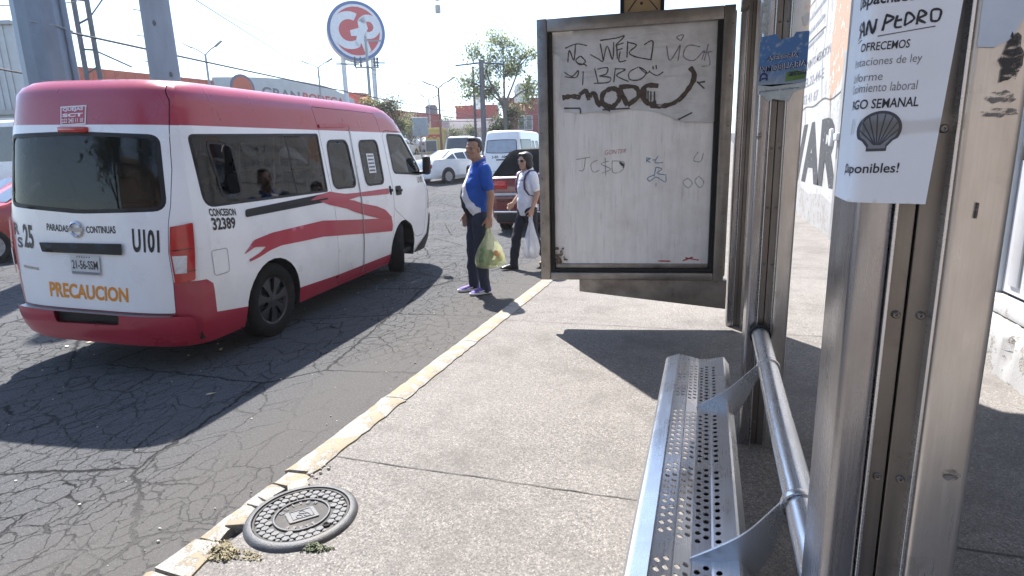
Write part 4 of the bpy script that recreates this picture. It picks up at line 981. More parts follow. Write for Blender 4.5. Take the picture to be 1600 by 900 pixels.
# scallop shell emblem
def shell(s):
    pts = []
    for i in range(33):
        a = radians(-28+236*i/32); pts.append((cos(a)*.0275*s, sin(a)*.0255*s+.004))
    pts += [(-.019*s, -.011*s), (-.0125*s, -.0195*s), (-.0125*s, -.0255*s), (.0125*s, -.0255*s), (.0125*s, -.0195*s), (.019*s, -.011*s)]
    return pts
smap = lambda x, y: nm2(.082-x, 1.4955+y); smap2 = lambda x, y: (lambda p: p+Vector((0, -.0005, 0)))(smap(x, y))
decal('shell_emblem', [shell(1.)], smap, pm('dark_grey_ink', (.05, .055, .07), .6), PO, .006, (0, -1, 0))
decal('shell_field', [shell(.85)], smap2, pm('mid_grey_ink', (.20, .215, .24), .6), PO, .006, (0, -1, 0))
smap3 = lambda x, y: (lambda p: p+Vector((0, -.001, 0)))(smap(x, y))
strokes('shell_ribs', [[(.008*sin(a)*.4, -.017), (.0245*sin(a), .004+.0225*cos(a))] for a in [radians(q) for q in (-88, -62, -37, -12, 12, 37, 62, 88)]], smap3, pm('dark_grey_ink2', (.05, .055, .07), .6), PO, .0016, (0, -1, 0))
# tape across it
tape = glass('clear_tape', (1, 1, 1), .015, .15)
strokes('tape', [[(.13, 1.505), (.05, 1.502), (-.03, 1.508)]], lambda u, z: nm2(max(u, -.02), z)+Vector((0, -.0012, 0)), tape, PO, .02, (0, -1, 0))

BP = thing('blue_notice', 'torn blue estate agency poster pasted on the middle post', 'poster', (.30, 2.935, 1.75))
def bmap2(x, z): return Vector((x-.30, -.004 + (.0 if x < .262 or x > .332 else .006)*0, z-1.75))
m, nt, b, ob = base('faded_blue_print'); n1 = noise(nt, ob, 14, 5); n2 = noise(nt, ob, 40, 4)
sep = nd(nt, 'ShaderNodeSeparateXYZ'); nt.links.new(ob, sep.inputs[0]); rr = ramp(nt, math_(nt, 'ADD', sep.outputs[2], math_(nt, 'MULTIPLY', n1, .05)), [(.0, 0.), (1., 1.)])
mpr = nd(nt, 'ShaderNodeMapRange'); mpr.inputs[1].default_value = .03; mpr.inputs[2].default_value = .13; nt.links.new(math_(nt, 'ADD', sep.outputs[2], math_(nt, 'MULTIPLY', n1, .06)), mpr.inputs[0])
c = mixc(nt, mpr.outputs[0], (.30, .36, .42), (.06, .17, .40)); c = mixc(nt, ramp(nt, n2, [(.55, 0.), (.72, .6)]).outputs[0], c, (.55, .57, .60)); nt.links.new(c, b.inputs['Base Color']); b.inputs['Roughness'].default_value = .5
v, f, mi = clean(*sheet([(.203, 1.775), (.26, 1.765), (.32, 1.77), (.398, 1.775), (.397, 1.985), (.345, 1.985), (.335, 1.966), (.275, 1.960), (.270, 1.984), (.203, 1.975)], (), (), .03, bmap2)); raw('sheet', v, orient(v, f, (0, -1, 0)), m, BP)
v, f, mi = clean(*sheet([(.204, 1.735), (.225, 1.728), (.25, 1.70), (.27, 1.712), (.30, 1.705), (.335, 1.700), (.35, 1.735), (.37, 1.742), (.396, 1.75), (.397, 1.774), (.204, 1.774)], (), (), .03, bmap2)); raw('lower_sheet', v, orient(v, f, (0, -1, 0)), pm('pale_teal_print', (.45, .50, .52), .6, var=.2, scale=25), BP)
gm_ = lambda x, z: bmap2(x, z)+Vector((0, -.001, 0)); gm2 = lambda x, z: bmap2(x, z)+Vector((0, -.002, 0))
decal('green_patch', [[(.315, 1.782), (.39, 1.79), (.396, 1.815), (.35, 1.83), (.315, 1.82)]], gm_, pm('green_print', (.12, .22, .05), .6, var=.3, scale=30), BP, .03, (0, -1, 0))
navy = pm('navy_print', (.015, .03, .12), .5); halo = pm('white_print', (.75, .78, .82), .5)
for s, q in (('ASESORÍA', ((.232, 1.872), (.362, 1.882), (.364, 1.908), (.234, 1.898))), ('INMOBILIARIA', ((.203, 1.824), (.396, 1.842), (.397, 1.868), (.204, 1.852))), ('GRATUITA', ((.325, 1.803), (.397, 1.808), (.397, 1.826), (.326, 1.822)))):
    text('lettering', s, q, gm_, halo, BP, .06, (0, -1, 0)); text('lettering', s, q, gm2, navy, BP, .02, (0, -1, 0))
text('lettering', 'podemos ayudarte', ((.212, 1.738), (.372, 1.748), (.372, 1.760), (.212, 1.752)), gm_, navy, BP, 0, (0, -1, 0))
strokes('house_mark', [[(.212, 1.79), (.212, 1.81), (.225, 1.822), (.238, 1.812), (.238, 1.792)], [(.216, 1.80), (.235, 1.802)]], gm_, navy, BP, .008, (0, -1, 0))
# worn stickers and smears on the posts
def patch(name, label, cat, y, poly, m, z=None, off=-.0025, group='torn stickers on the posts'):
    c = (sum(p[0] for p in poly)/len(poly), sum(p[1] for p in poly)/len(poly)); t = lambda x, zz: Vector((x-c[0], 0, zz-c[1]))
    v, f, mi = clean(*sheet(poly, (), (), .05, t)); o = raw(name, v, orient(v, f, (0, -1, 0)), m); o.location = (c[0], y+off, c[1]); tag(o, label, cat, group); return o
def blob(cx, cz, rx, rz, n=18, j=.3, seed=1):
    r = random.Random(seed); return [(cx+rx*cos(2*pi*k/n)*r.uniform(1-j, 1+j), cz+rz*sin(2*pi*k/n)*r.uniform(1-j, 1+j)) for k in range(n)]
def patchy(name, col, scale, cut):
    m = pm(name, col, .6, var=.4, scale=80); nt = m.node_tree; b = nt.nodes['Principled BSDF']; tc = nd(nt, 'ShaderNodeTexCoord')
    nt.links.new(ramp(nt, noise(nt, mapv(nt, tc.outputs['Object'], (1, 1, 1.6)), scale, 6, .7), [(cut, 0.), (cut+.08, .92)]).outputs[0], b.inputs['Alpha']); return m
smear = patchy('black_smear', (.03, .03, .03), 70, .40); gluem = patchy('grey_glue_residue', (.16, .15, .14), 60, .46); blpaper = pm('pale_blue_paper', (.50, .56, .63), .6, var=.1, scale=20)
patch('torn_sticker', 'pale blue torn sheet high on the nearest post plate', 'sticker', .965, [(.332, 1.60), (.352, 1.598), (.368, 1.607), (.378, 1.63), (.380, 1.95), (.330, 1.95)], blpaper)
patch('ink_smear', 'black smear below the blue sheet on the nearest post plate', 'sticker', .965, blob(.372, 1.582, .012, .030, 22, .3, 12), smear)
patch('glue_stain', 'grey glue patches halfway up the nearest post plate', 'sticker', .965, blob(.366, 1.535, .016, .008, 16, .35, 3), gluem); patch('glue_stain', 'wide grey glue stain under the black smear on the nearest post', 'sticker', .965, blob(.363, 1.515, .020, .006, 16, .35, 5), gluem)
patch('ink_smear', 'short black upright scratch mark on the nearest post plate', 'sticker', .965, [(.354, 1.375), (.358, 1.374), (.3585, 1.396), (.3545, 1.397)], smear)
patch('glue_stain', 'dark rubbed patch low on the nearest post plate', 'sticker', .965, blob(.372, .985, .012, .009, 16, .35, 9), gluem)
patch('torn_sticker', 'small white torn sticker near the top of the middle post', 'sticker', 2.935, [(.365, 2.045), (.385, 2.06), (.392, 2.055), (.391, 2.02), (.380, 2.005), (.372, 2.012)], paper_m)
patch('torn_sticker', 'strip of white and green stickers at the left edge of the middle post', 'sticker', 2.935, [(.206, 1.99), (.228, 1.99), (.230, 2.16), (.207, 2.16)], pm('mixed_sticker', (.42, .48, .50), .5, var=.5, scale=50))
patch('ink_smear', 'dark smudge under the blue poster on the middle post', 'sticker', 2.935, blob(.222, 1.555, .012, .018, 16, .4, 4), gluem)
# ================================================================== boundary wall on the right with painted lettering, door, plinth
wall_m = flaky_paint('flaking_white_wall_paint', (.43, .43, .43), (.18, .165, .145), .55, 3.2, .85, .6, (.50, .47, .43))
brick_m = flaky_paint('bare_rust_brown_plaster', (.42, .28, .20), (.60, .55, .50), .56, 6, .9, .6)
low_m = flaky_paint('rough_white_base_coat', (.36, .355, .35), (.14, .13, .12), .53, 7, .9, .9, (.45, .42, .38))
wpaint = flaky_paint('worn_black_wall_paint', (.03, .032, .038), (.42, .42, .42), .60, 16, .8, .3)
wthin = flaky_paint('faded_grey_wall_lettering', (.17, .18, .20), (.46, .46, .46), .54, 16, .8, .2)
WX = 2.1
WA = thing('boundary_wall', 'flaking white painted wall lettered in black along the pavement', 'wall', (WX, 14, 0))
def wmap(off): return lambda y, z: Vector((-off, y-14, z))
ex1 = [(12.4, 2.3), (12.7, 3.2), (12.5, 4.2), (13.2, 6.4), (11.3, 6.4), (11.2, 3.0), (11.6, 2.6), (12.0, 2.55)]
ex2 = [(16.9, 3.2), (17.3, 3.9), (16.9, 5.2), (17.6, 6.4), (17.9, 6.4), (17.8, 3.0)]
v, f, m = clean(*sheet([(5.2, -.3), (45, -.3), (45, 6.4), (5.2, 6.4)], (), [(ex1, 1), (ex2, 1), ([(5.2, -.3), (45, -.3), (45, 1.6), (18, .95), (14, .62), (12.5, .70), (11, .55), (8, .6), (5.2, .6)], 2)], .5, wmap(0))); f = orient(v, f, (-1, 0, 0)); raw('wall_face', v, f, [wall_m, brick_m, low_m], WA, False, m)
bm = BM(); box(bm, (.004, -8.8, -.3), (.3, 31, 6.4)); obj('wall_core', bm, wall_m, WA)
def wtext(s, y0, y1, zl, zr, h, m, bold=.03): text('lettering', s, ((y0, zl), (y1, zr), (y1, zr+h), (y0, zl+h)), wmap(.004), m, WA, bold, (-1, 0, 0))
wtext('LAVAR', 19.6, 11.15, .84, .84, 1.27, wpaint, .05)
for i, s in enumerate(('TALLERES QUINTO MEDICION', 'LAS TEL.22-44-E', 'TEL. 22 41 67')):
    wtext(s, 17.0-i*.1, 12.7+i*.5, 3.34-i*.36, 3.26-i*.36, .2, wthin, .01)
for k, z in enumerate((4.45, 4.15, 3.85)): strokes('faded_line', [[(17.0-k*.2, z), (15.4, z-.03), (13.6, z-.02)]], wmap(.004), wthin, WA, .07, (-1, 0, 0))
# hairline cracks and block joints
strokes('crack', [[(16.4, 2.5), (16.0, 2.42), (15.2, 2.5), (14.1, 2.44), (13.0, 2.5), (12.2, 2.42), (11.2, 2.5)], [(15.3, 2.5), (15.0, 1.9), (15.2, 1.4)], [(13.4, 4.9), (13.3, 3.9), (13.45, 3.2), (13.2, 2.5)], [(16.9, 3.9), (15.0, 3.92), (13.4, 3.88)], [(12.3, 2.5), (12.2, 1.9), (12.4, 1.2)], [(16.6, 4.7), (15, 4.72), (13.4, 4.68)]], wmap(.006), pm('crack_dark', (.10, .09, .08), .9), WA, .022, (-1, 0, 0))
# grey upright and the white lug beside it
UP = thing('steel_upright', 'grey steel upright with a white lug fixed to the painted wall', 'post', (WX-.04, 10.72, 0))
bm = BM(); box(bm, (-.04, -.30, .0), (.05, .30, 3.05), bev=.01); obj('upright', bm, pm('grey_steel_paint', (.30, .30, .30), .5, .2, .2, 3, dirt=((.16, .13, .10), .6)), UP)
bm = BM(); box(bm, (-.10, .05, 1.66), (-.041, .45, 1.78), bev=.015); box(bm, (-.14, .30, 1.58), (-.09, .46, 1.86), bev=.02); obj('lug', bm, pm('white_enamel', (.7, .7, .69), .4), UP, 30)
# white metal door on its plinth
DR = thing('metal_door', 'white ribbed metal door standing on a crumbling plinth', 'door', (WX, 4.3, .43))
dm_ = pm('white_door_enamel', (.47, .48, .51), .45, var=.07, scale=3, dirt=((.36, .34, .32), .5)); dm2 = pm('blue_white_door_frame', (.55, .60, .67), .45, var=.08)
bm = BM(); box(bm, (-.05, .75, 0), (.05, .84, 2.6), bev=.006); box(bm, (-.05, -1.2, 2.52), (.05, .748, 2.6), bev=.006); box(bm, (-.05, -1.3, 0), (.05, -1.201, 2.6), bev=.006); obj('door_frame', bm, dm2, DR, 30)
bm = BM(); box(bm, (-.015, -1.19, .02), (.02, .73, 2.51))
for k in range(9):
    y = -1.1+k*.2; box(bm, (-.032, y, .08), (-.0151, y+.13, 2.44), bev=.006)
obj('door_leaf', bm, dm_, DR, 30)
bm = BM(); box(bm, (-.075, .55, .95), (-.033, .62, 1.15), bev=.01); obj('lock', bm, pm('lock_black', (.03, .03, .03), .4), DR, 30)
PL = thing('door_plinth', 'crumbling white painted concrete plinth under the metal door', 'plinth', (1.97, 4.1, 0))
vs, fs = [], []; ny = 60; rnd = random.Random(3)
prof_p = [(-.14, -.05), (-.135, .10), (-.125, .20), (-.12, .27), (-.10, .315), (.0, .33), (.15, .34)]
for i in range(ny+1):
    y = -1.6+2.9*i/ny
    for k, (x, z) in enumerate(prof_p):
        ch = sin(i*.9)+sin(i*.37+1)+sin(i*1.7+2); jx = rnd.uniform(-.005, .005)+(.022*max(0, ch-.8) if k in (2, 3) else 0); vs.append((x+jx, y, z+rnd.uniform(-.005, .005)-(.012*max(0, ch-.8) if k == 4 else 0)))
n = len(prof_p); fs = [(i*n+k, i*n+k+1, (i+1)*n+k+1, (i+1)*n+k) for i in range(ny) for k in range(n-1)]
raw('plinth_body', vs, orient(vs, fs, (-1, 0, .5)), low_m, PL, 'all')
bm = BM(); box(bm, (-.005, -1.6, .335), (.13, 1.3, .43), bev=.015); obj('sill', bm, wall_m, PL, 30)
# wall round the door and on behind the viewer (mirrored in the steel)
W2 = thing('rear_wall', 'plain rendered wall continuing past the metal door', 'wall', (WX, -5, 0))
bm = BM(); box(bm, (.0, 8.0, -.1), (.3, 8.0+.6, .01)); box(bm, (.06, 7.9, -.1), (.3, 10.19, 6.4)); obj('door_surround', bm, wall_m, W2)
bm = BM(); box(bm, (0, -14, -.1), (.3, 7.9, 4.5)); obj('rendered_face', bm, flaky_paint('tan_render', (.36, .31, .27), (.42, .38, .34), .6, 4, .9, .5), W2)
# ================================================================== people
def skin(name, col): return pm(name, col, .5, var=.12, scale=14, spec=.35)
def cloth(name, col, var=.14): return pm(name, col, .85, var=var, scale=9, bmp=.25, bscale=38)
skin_a = skin('tan_skin', (.36, .205, .135)); skin_b = skin('warm_skin', (.42, .25, .175)); hair_m = pm('black_hair', (.014, .012, .012), .45, var=.3, scale=60, bmp=.5, bscale=120)
def eltube(bm, rows, left, n=20):
    """rows of (centre, depth radius, width radius) swept along the spine"""
    left = Vector(left).normalized(); rings = []; P = [Vector(r[0]) for r in rows]
    for i, (c, a, b) in enumerate(rows):
        d = (P[min(i+1, len(P)-1)]-P[max(0, i-1)]).normalized(); l = (left-d*left.dot(d)).normalized(); f = l.cross(d)
        rings.append([bm.verts.new(P[i]+f*a*cos(2*pi*k/n)+l*b*sin(2*pi*k/n)) for k in range(n)])
    for A, B in zip(rings, rings[1:]):
        for k in range(n): bm.faces.new((A[k], A[(k+1) % n], B[(k+1) % n], B[k]))
    bm.faces.new(rings[0][::-1]); bm.faces.new(rings[-1])
def limb(bm, pts, n=14):
    """rounded tapering limb through (point, radius) pairs"""
    P = [Vector(p) for p, r in pts]; tube(bm, P, [r for p, r in pts], n)
    for p, r in pts: ell(bm, p, r*.995, None, 12, 8)
def fuse(name, bm, vox, mats, parent, smooth=2, wob=0.):
    me = D.meshes.new('tmp'); bmesh.ops.recalc_face_normals(bm, faces=bm.faces); bm.to_mesh(me); bm.free(); o = D.objects.new('tmp', me); COL.objects.link(o)
    r = o.modifiers.new('r', 'REMESH'); r.mode = 'VOXEL'; r.voxel_size = vox
    s = o.modifiers.new('s', 'SMOOTH'); s.factor = .5; s.iterations = smooth
    if wob:
        t = D.textures.new('folds', 'CLOUDS'); t.noise_scale = .09; t.noise_depth = 2
        d = o.modifiers.new('d', 'DISPLACE'); d.texture = t; d.strength = wob; d.mid_level = .5
    bpy.context.view_layer.update()
    m2 = D.meshes.new_from_object(o.evaluated_get(bpy.context.evaluated_depsgraph_get())); D.objects.remove(o); D.meshes.remove(me)
    m2.name = name; m2.materials.clear()
    for m in (mats if isinstance(mats, list) else [mats]): m2.materials.append(m)
    m2.shade_smooth(); return link(D.objects.new(name, m2), parent)
def hand(bm, w, d, palm, curl, thumb, s=1.):
    """palm and five separate fingers from wrist w along d; palm = direction the palm faces, thumb = direction of the thumb side"""
    w = Vector(w); d = Vector(d).normalized(); pn = Vector(palm); pn = (pn-d*pn.dot(d)).normalized(); t = Vector(thumb); t = (t-d*t.dot(d)-pn*t.dot(pn)).normalized()
    ell(bm, w+d*.045*s, (.001,)*3 if False else .001)
    for k in range(5):                                   # palm as overlapping flat ovals
        c = w+d*(.012+.019*k)*s; q = [(c+t*(x*.0135*s), .0145*s) for x in (-2.1, -1, 0, 1, 2.1)]
        for p, r in q: ell(bm, p, r, None, 8, 6)
    for i, (ln, off) in enumerate(((.068, 2.1), (.078, .75), (.072, -.65), (.056, -1.95))):
        p = w+d*.088*s+t*off*.0125*s; pts = [(p, .0095*s)]; a = 0
        for j, fr in enumerate((.45, .32, .23)):
            a += curl*(.7, 1., .8)[j]; p = p+(d*cos(a)+pn*sin(a))*ln*fr*s; pts.append((p, (.009, .0085, .0075)[j]*s))
        limb(bm, pts, 8)
    p = w+d*.022*s+t*.028*s; pts = [(p, .012*s)]; dd = (d*.72+t*.62+pn*.3).normalized()
    for ln in (.036, .028, .022): p = p+dd*ln*s; pts.append((p, .0095*s)); dd = (dd+d*.25-t*.18+pn*curl*.35).normalized()
    limb(bm, pts, 8)
def head(bm, c, yaw, s=1., female=False):
    """skull, jaw, nose, brow, ears; c is the middle of the head"""
    M = Matrix.Translation(c) @ Matrix.Rotation(yaw, 4, 'Z')
    def e(p, r, rot=None):
        rr = r if isinstance(r, tuple) else (r,)*3; Mx = M @ Matrix.Translation(Vector(p)*s) @ (rot.to_matrix().to_4x4() if rot else Matrix()) @ Matrix.Diagonal((rr[0]*s, rr[1]*s, rr[2]*s, 1))
        bmesh.ops.create_uvsphere(bm, u_segments=18, v_segments=12, radius=1, matrix=Mx)
    e((-.012, 0, .035), (.098, .077, .085)); e((.018, 0, -.02), (.074, .066, .085)); e((.030, 0, -.075), (.055, .050, .040)); e((.062, 0, -.092), (.024, .026, .020))
    e((.078, 0, .022), (.018, .052, .012)); e((.092, 0, -.012), (.020, .0125, .028), Euler((0, -.35, 0))); e((.103, 0, -.027), (.013, .015, .011))
    e((.083, 0, -.060), (.014, .025, .007)); e((.081, 0, -.069), (.013, .021, .007))
    for y in (-1, 1): e((.058, y*.040, -.022), (.026, .022, .024)); e((-.004, y*.078, -.012), (.020, .009, .030), Euler((0, .2, y*.3)))
    return M
def person(label, loc, rz, J, S):
    o = thing('person', label, 'person', loc, rz); L = (0, 1, 0); g = S.get('girth', 1.)
    pel, wai, che, nec, hd = [Vector(J[k]) for k in ('pel', 'wai', 'che', 'nec', 'hd')]
    b = BM(); k = .93
    tor = [(pel+Vector((0, 0, -.06)), .095*g, .135*g), (pel, .115*g, .160*g), ((pel+wai)/2, .125*g+S.get('belly', 0)*.5, .155*g), (wai, .115*g+S.get('belly', 0), .150*g), ((wai+che)/2, .115*g+S.get('belly', 0)*.6, .155*g), (che, .108*g, .165*g), (che*.45+nec*.55, .085, .150), (nec, .055, .066)]
    fwdb = S.get('belly', 0)
    tor = [(Vector(c)+Vector((fwdb*.6 if 1 < i < 5 else 0, 0, 0)), a, w) for i, (c, a, w) in enumerate(tor)]
    eltube(b, [(c, a*k, w*k) for c, a, w in tor], L)
    tube(b, [nec-Vector((0, 0, .05)), nec+Vector((.008, 0, .03)), hd-Vector((.004, 0, .05))], [.062*S.get('nk', 1), .056*S.get('nk', 1), .055*S.get('nk', 1)], 16)
    M = head(b, hd, S.get('yaw', 0), S.get('hs', 1.), S.get('female', False))
    sh = BM(); tr = BM(); eltube(sh, [(c+Vector((0, 0, -.05 if i == 0 else 0)), a+.012, w+.012) for i, (c, a, w) in enumerate(tor[S.get('hem', 0):-1])] + [(nec-Vector((0, 0, .012)), .066, .078)], L)
    eltube(tr, [(pel+Vector((0, 0, .06)), .112*g, .155*g), (pel, .118*g, .165*g), (pel+Vector((0, 0, -.07)), .115*g, .165*g)], L)
    for s in 'LR':
        sgn = 1 if s == 'L' else -1
        a, e, w, h = [Vector(J[q+s]) for q in ('sh', 'el', 'wr', 'ha')]; u = S.get('arm', 1.)
        limb(b, [(a, .058*u), (a.lerp(e, .45), .047*u), (e, .039*u), (e.lerp(w, .3), .041*u), (e.lerp(w, .7), .033*u), (w, .026*u)])
        hand(b, w, h-w, J.get('palm'+s, (0, -sgn, 0)), S.get('curl'+s, .35), J.get('th'+s, (1, 0, 0)), S.get('hnd', 1.))
        f = S.get('sleeve', .62); limb(sh, [(a, .070*u), (a.lerp(e, f*.5), .066*u), (a.lerp(e, f), .063*u)])
        hp, kn, an, to = [Vector(J[q+s]) for q in ('hi', 'kn', 'an', 'to')]; v = S.get('leg', 1.)
        limb(b, [(hp, .080*v), (hp.lerp(kn, .5), .066*v), (kn, .050*v), (kn.lerp(an, .35), .050*v), (an, .034*v)])
        limb(tr, [(hp, .098*v), (hp.lerp(kn, .35), .090*v), (hp.lerp(kn, .75), .076*v), (kn, .072*v), (kn.lerp(an, .4), .068*v), (kn.lerp(an, .85), .062*v), (an-Vector((0, 0, .02)), .060*v)], 16)
        # foot inside a shoe
        d = (to-an); dz = Vector((d.x, d.y, 0)).normalized(); fl = S.get('foot', .255); base_ = Vector((an.x, an.y, an.z-.075)); pit = J.get('pit'+s, 0)
        limb(b, [(an, .034), (base_+dz*.05+Vector((0, 0, .042)), .027), (base_+dz*.12+Vector((0, 0, .032)), .020)])
        sb = BM(); F = Matrix.Translation(Vector((0, 0, 0))) @ plane_m(base_, dz, Vector((0, 0, 1)).cross(dz)) @ Matrix.Rotation(pit, 4, 'Y')
        def P(x, y, z): return F @ Vector((x, y, z))
        lx = S.get('lx', 1.)
        rows = [(-.065, .026, .075), (-.045, .036, .088), (.01, .037, .082), (.06, .040, .066), (.115, .045, .052), (.155, .042, .042), (.185, .026, .030)]
        rg = [[sb.verts.new(P(x, y*wd, .022+max(0, z*ht-.022))) for y, z in ((-1, 0), (-1, .45), (-.75, .85), (-.3, 1), (.3, 1), (.75, .85), (1, .45), (1, 0))] for x, wd, ht in rows]
        for A, B in zip(rg, rg[1:]):
            for q in range(8): sb.faces.new((A[q], A[(q+1) % 8], B[(q+1) % 8], B[q]))
        sb.faces.new(rg[0]); sb.faces.new(rg[-1][::-1]); shoe = obj('shoe', sb, S['shoe'], o, 60)
        sb = BM(); ol = [(-.072, .022), (-.05, .038), (.0, .040), (.07, .044), (.12, .050), (.165, .044), (.195, .022)]; poly = [(x, -y) for x, y in ol]+[(x, y) for x, y in ol[::-1]]
        prism(sb, poly, F, .024, bev=.004); obj('sole', sb, S['sole'], shoe, 40)
        if S.get('swoosh'):
            sw = [(.03, .030), (.045, .026), (.075, .032), (-.035, .060), (.06, .045), (.042, .042)]
            for sd in (-1, 1):
                vs = [P(x+.02, sd*(.0435+.003*(x > .05)), z) for x, z in ((-.06, .060), (.03, .030), (.060, .030), (.085, .044), (.055, .040), (.035, .042))]
                raw('shoe_mark', vs, [tuple(range(6)) if sd < 0 else tuple(range(6))[::-1]], S['swoosh'], shoe)
    fuse('body', b, S.get('vox', .0075), S['skin'], o, 2)
    t = fuse('trousers', tr, .013, S['trousers'], o, 2, .032)
    c = fuse('shirt', sh, .011, S['shirt'], o, 2, .030)
    # collar
    cb = BM(); n = 20; ra = []
    for j, (dr, z) in enumerate(((.0, -.018), (.006, .012), (.012, .022), (.022, -.002), (.026, -.012))):
        ra.append([cb.verts.new(nec+Vector(((.060+dr)*cos(radians(25)+radians(310)*q/n)*1.0-.004, (.068+dr)*sin(radians(25)+radians(310)*q/n), z+.012-.03*cos(radians(25)+radians(310)*q/n)))) for q in range(n+1)])
    for A, B in zip(ra, ra[1:]):
        for q in range(n): cb.faces.new((A[q], A[q+1], B[q+1], B[q]))
    obj('collar', cb, S.get('collar', S['shirt']), c, True)
    # eyes and hair
    eb = BM(); hs = S.get('hs', 1)
    for y in (-1, 1):
        Mx = M @ Matrix.Translation(Vector((.079, y*.031, .004))*hs) @ Matrix.Diagonal((.008*hs, .012*hs, .0055*hs, 1)); bmesh.ops.create_uvsphere(eb, u_segments=8, v_segments=6, radius=1, matrix=Mx)
    obj('eyes', eb, pm('dark_eye', (.03, .02, .018), .2) if 'dark_eye' not in MATS else MATS['dark_eye'], o, True)
    eb = BM()
    for y in (-1, 1):
        Mx = M @ Matrix.Translation(Vector((.084, y*.031, .022))*hs) @ Matrix.Rotation(y*.3, 4, 'Z') @ Matrix.Diagonal((.007*hs, .019*hs, .0035*hs, 1)); bmesh.ops.create_uvsphere(eb, u_segments=8, v_segments=6, radius=1, matrix=Mx)
    obj('eyebrows', eb, hair_m, o, True)
    hb = BM()
    for p, r in S['hair']:
        Mx = M @ Matrix.Translation(Vector(p)*hs) @ Matrix.Diagonal((*[q*hs for q in r], 1)); bmesh.ops.create_uvsphere(hb, u_segments=18, v_segments=12, radius=1, matrix=Mx)
    fuse('hair', hb, .007, hair_m, o, 2, .010)
    return o, M
# ---- the man with the polo shirt
m, nt, b, ob = base('blue_polo_with_sash')
sp = nd(nt, 'ShaderNodeSeparateXYZ'); nt.links.new(ob, sp.inputs[0])
tt = math_(nt, 'SUBTRACT', sp.outputs[1], math_(nt, 'ADD', math_(nt, 'MULTIPLY', math_(nt, 'SUBTRACT', 1.42, sp.outputs[2]), .42), -.05))
n1 = noise(nt, ob, 10, 4)
r1 = ramp(nt, math_(nt, 'ADD', math_(nt, 'MULTIPLY', tt, 2.), .5), [(.0, (.012, .013, .018)), (.405, (.72, .73, .76)), (.585, (.012, .085, .40))], 'CONSTANT')
fr_ = ramp(nt, math_(nt, 'ADD', sp.outputs[0], .5), [(.0, 0.), (.515, 1.)], 'CONSTANT')
c = mixc(nt, fr_.outputs[0], (.012, .085, .40), r1.outputs[0]); c = mixc(nt, 1., c, ramp(nt, n1, [(.3, .8), (.7, 1.05)]).outputs[0], 'MULTIPLY')
nt.links.new(c, b.inputs['Base Color']); b.inputs['Roughness'].default_value = .85; bump(nt, b, noise(nt, ob, 36, 4), .25, .006)
polo = m
JM = dict(pel=(0, 0, .93), wai=(.0, 0, 1.10), che=(-.015, 0, 1.30), nec=(-.03, 0, 1.475), hd=(.015, 0, 1.625),
    shL=(-.035, .195, 1.405), elL=(-.085, .245, 1.13), wrL=(-.05, .255, .885), haL=(-.045, .255, .80), palmL=(0, -1, 0), thL=(1, 0, 0),
    shR=(-.02, -.195, 1.405), elR=(-.03, -.245, 1.13), wrR=(.06, -.24, .90), haR=(.08, -.24, .82),
    hiL=(0, .095, .90), knL=(.02, .105, .49), anL=(-.02, .11, .085), toL=(.2, .13, .02),
    hiR=(0, -.095, .90), knR=(.05, -.10, .49), anR=(.05, -.11, .085), toR=(.3, -.14, .02))
purp = pm('purple_trainer_mesh', (.13, .085, .36), .7, var=.2, scale=30); solw = pm('white_rubber_sole', (.7, .69, .68), .7, var=.1, scale=25); jean = cloth('navy_jeans', (.022, .030, .055), .3)
SM = dict(skin=skin_a, shirt=polo, collar=cloth('blue_collar', (.012, .085, .40)), trousers=jean, shoe=purp, sole=solw, swoosh=film_w, girth=1.04, belly=.036, yaw=radians(32), nk=1.1, curlL=.95, curlR=.4, sleeve=.66, arm=1.02, leg=1.0, hs=.99,
    hair=[((-.030, 0, .055), (.090, .079, .078)), ((-.022, 0, .035), (.086, .0835, .066)), ((.008, 0, .102), (.068, .060, .032)), ((.036, -.004, .112), (.036, .046, .022)), ((-.045, 0, .015), (.066, .078, .066)), ((-.055, 0, .095), (.05, .055, .032))])
man, _ = person('man in blue polo with white sash and purple trainers holding a green bag', (-2.45, 6.13, .0), radians(-141), JM, SM)
strokes('shirt_emblem', [[(.12, 1.335), (.125, 1.365)], [(.115, 1.35), (.13, 1.352)]], lambda y, z: Vector((.112, y, z)), film_w, man, .008)
# ---- plastic bag with vegetables hanging from his left hand
def plastic(name, col, trans=.5):
    m = D.materials.new(name); m.use_nodes = True; MATS[name] = m; nt = m.node_tree; b = nt.nodes['Principled BSDF']; out = nt.nodes['Material Output']
    tc = nd(nt, 'ShaderNodeTexCoord'); n = noise(nt, mapv(nt, tc.outputs['Object'], (1, 1, .35)), 16, 5, .6)
    b.inputs['Base Color'].default_value = (*col, 1); b.inputs['Roughness'].default_value = .28
    t = nd(nt, 'ShaderNodeBsdfTransparent'); t.inputs[0].default_value = (*[min(1, .55+.45*x) for x in col], 1); tl = nd(nt, 'ShaderNodeBsdfTranslucent'); tl.inputs[0].default_value = (*col, 1)
    m1 = nd(nt, 'ShaderNodeMixShader'); m1.inputs[0].default_value = .5; nt.links.new(b.outputs[0], m1.inputs[1]); nt.links.new(tl.outputs[0], m1.inputs[2])
    m2 = nd(nt, 'ShaderNodeMixShader'); nt.links.new(ramp(nt, n, [(.3, trans+.15), (.7, trans-.2)]).outputs[0], m2.inputs[0]); nt.links.new(m1.outputs[0], m2.inputs[1]); nt.links.new(t.outputs[0], m2.inputs[2]); nt.links.new(m2.outputs[0], out.inputs[0])
    bump(nt, b, n, .8, .02); return m
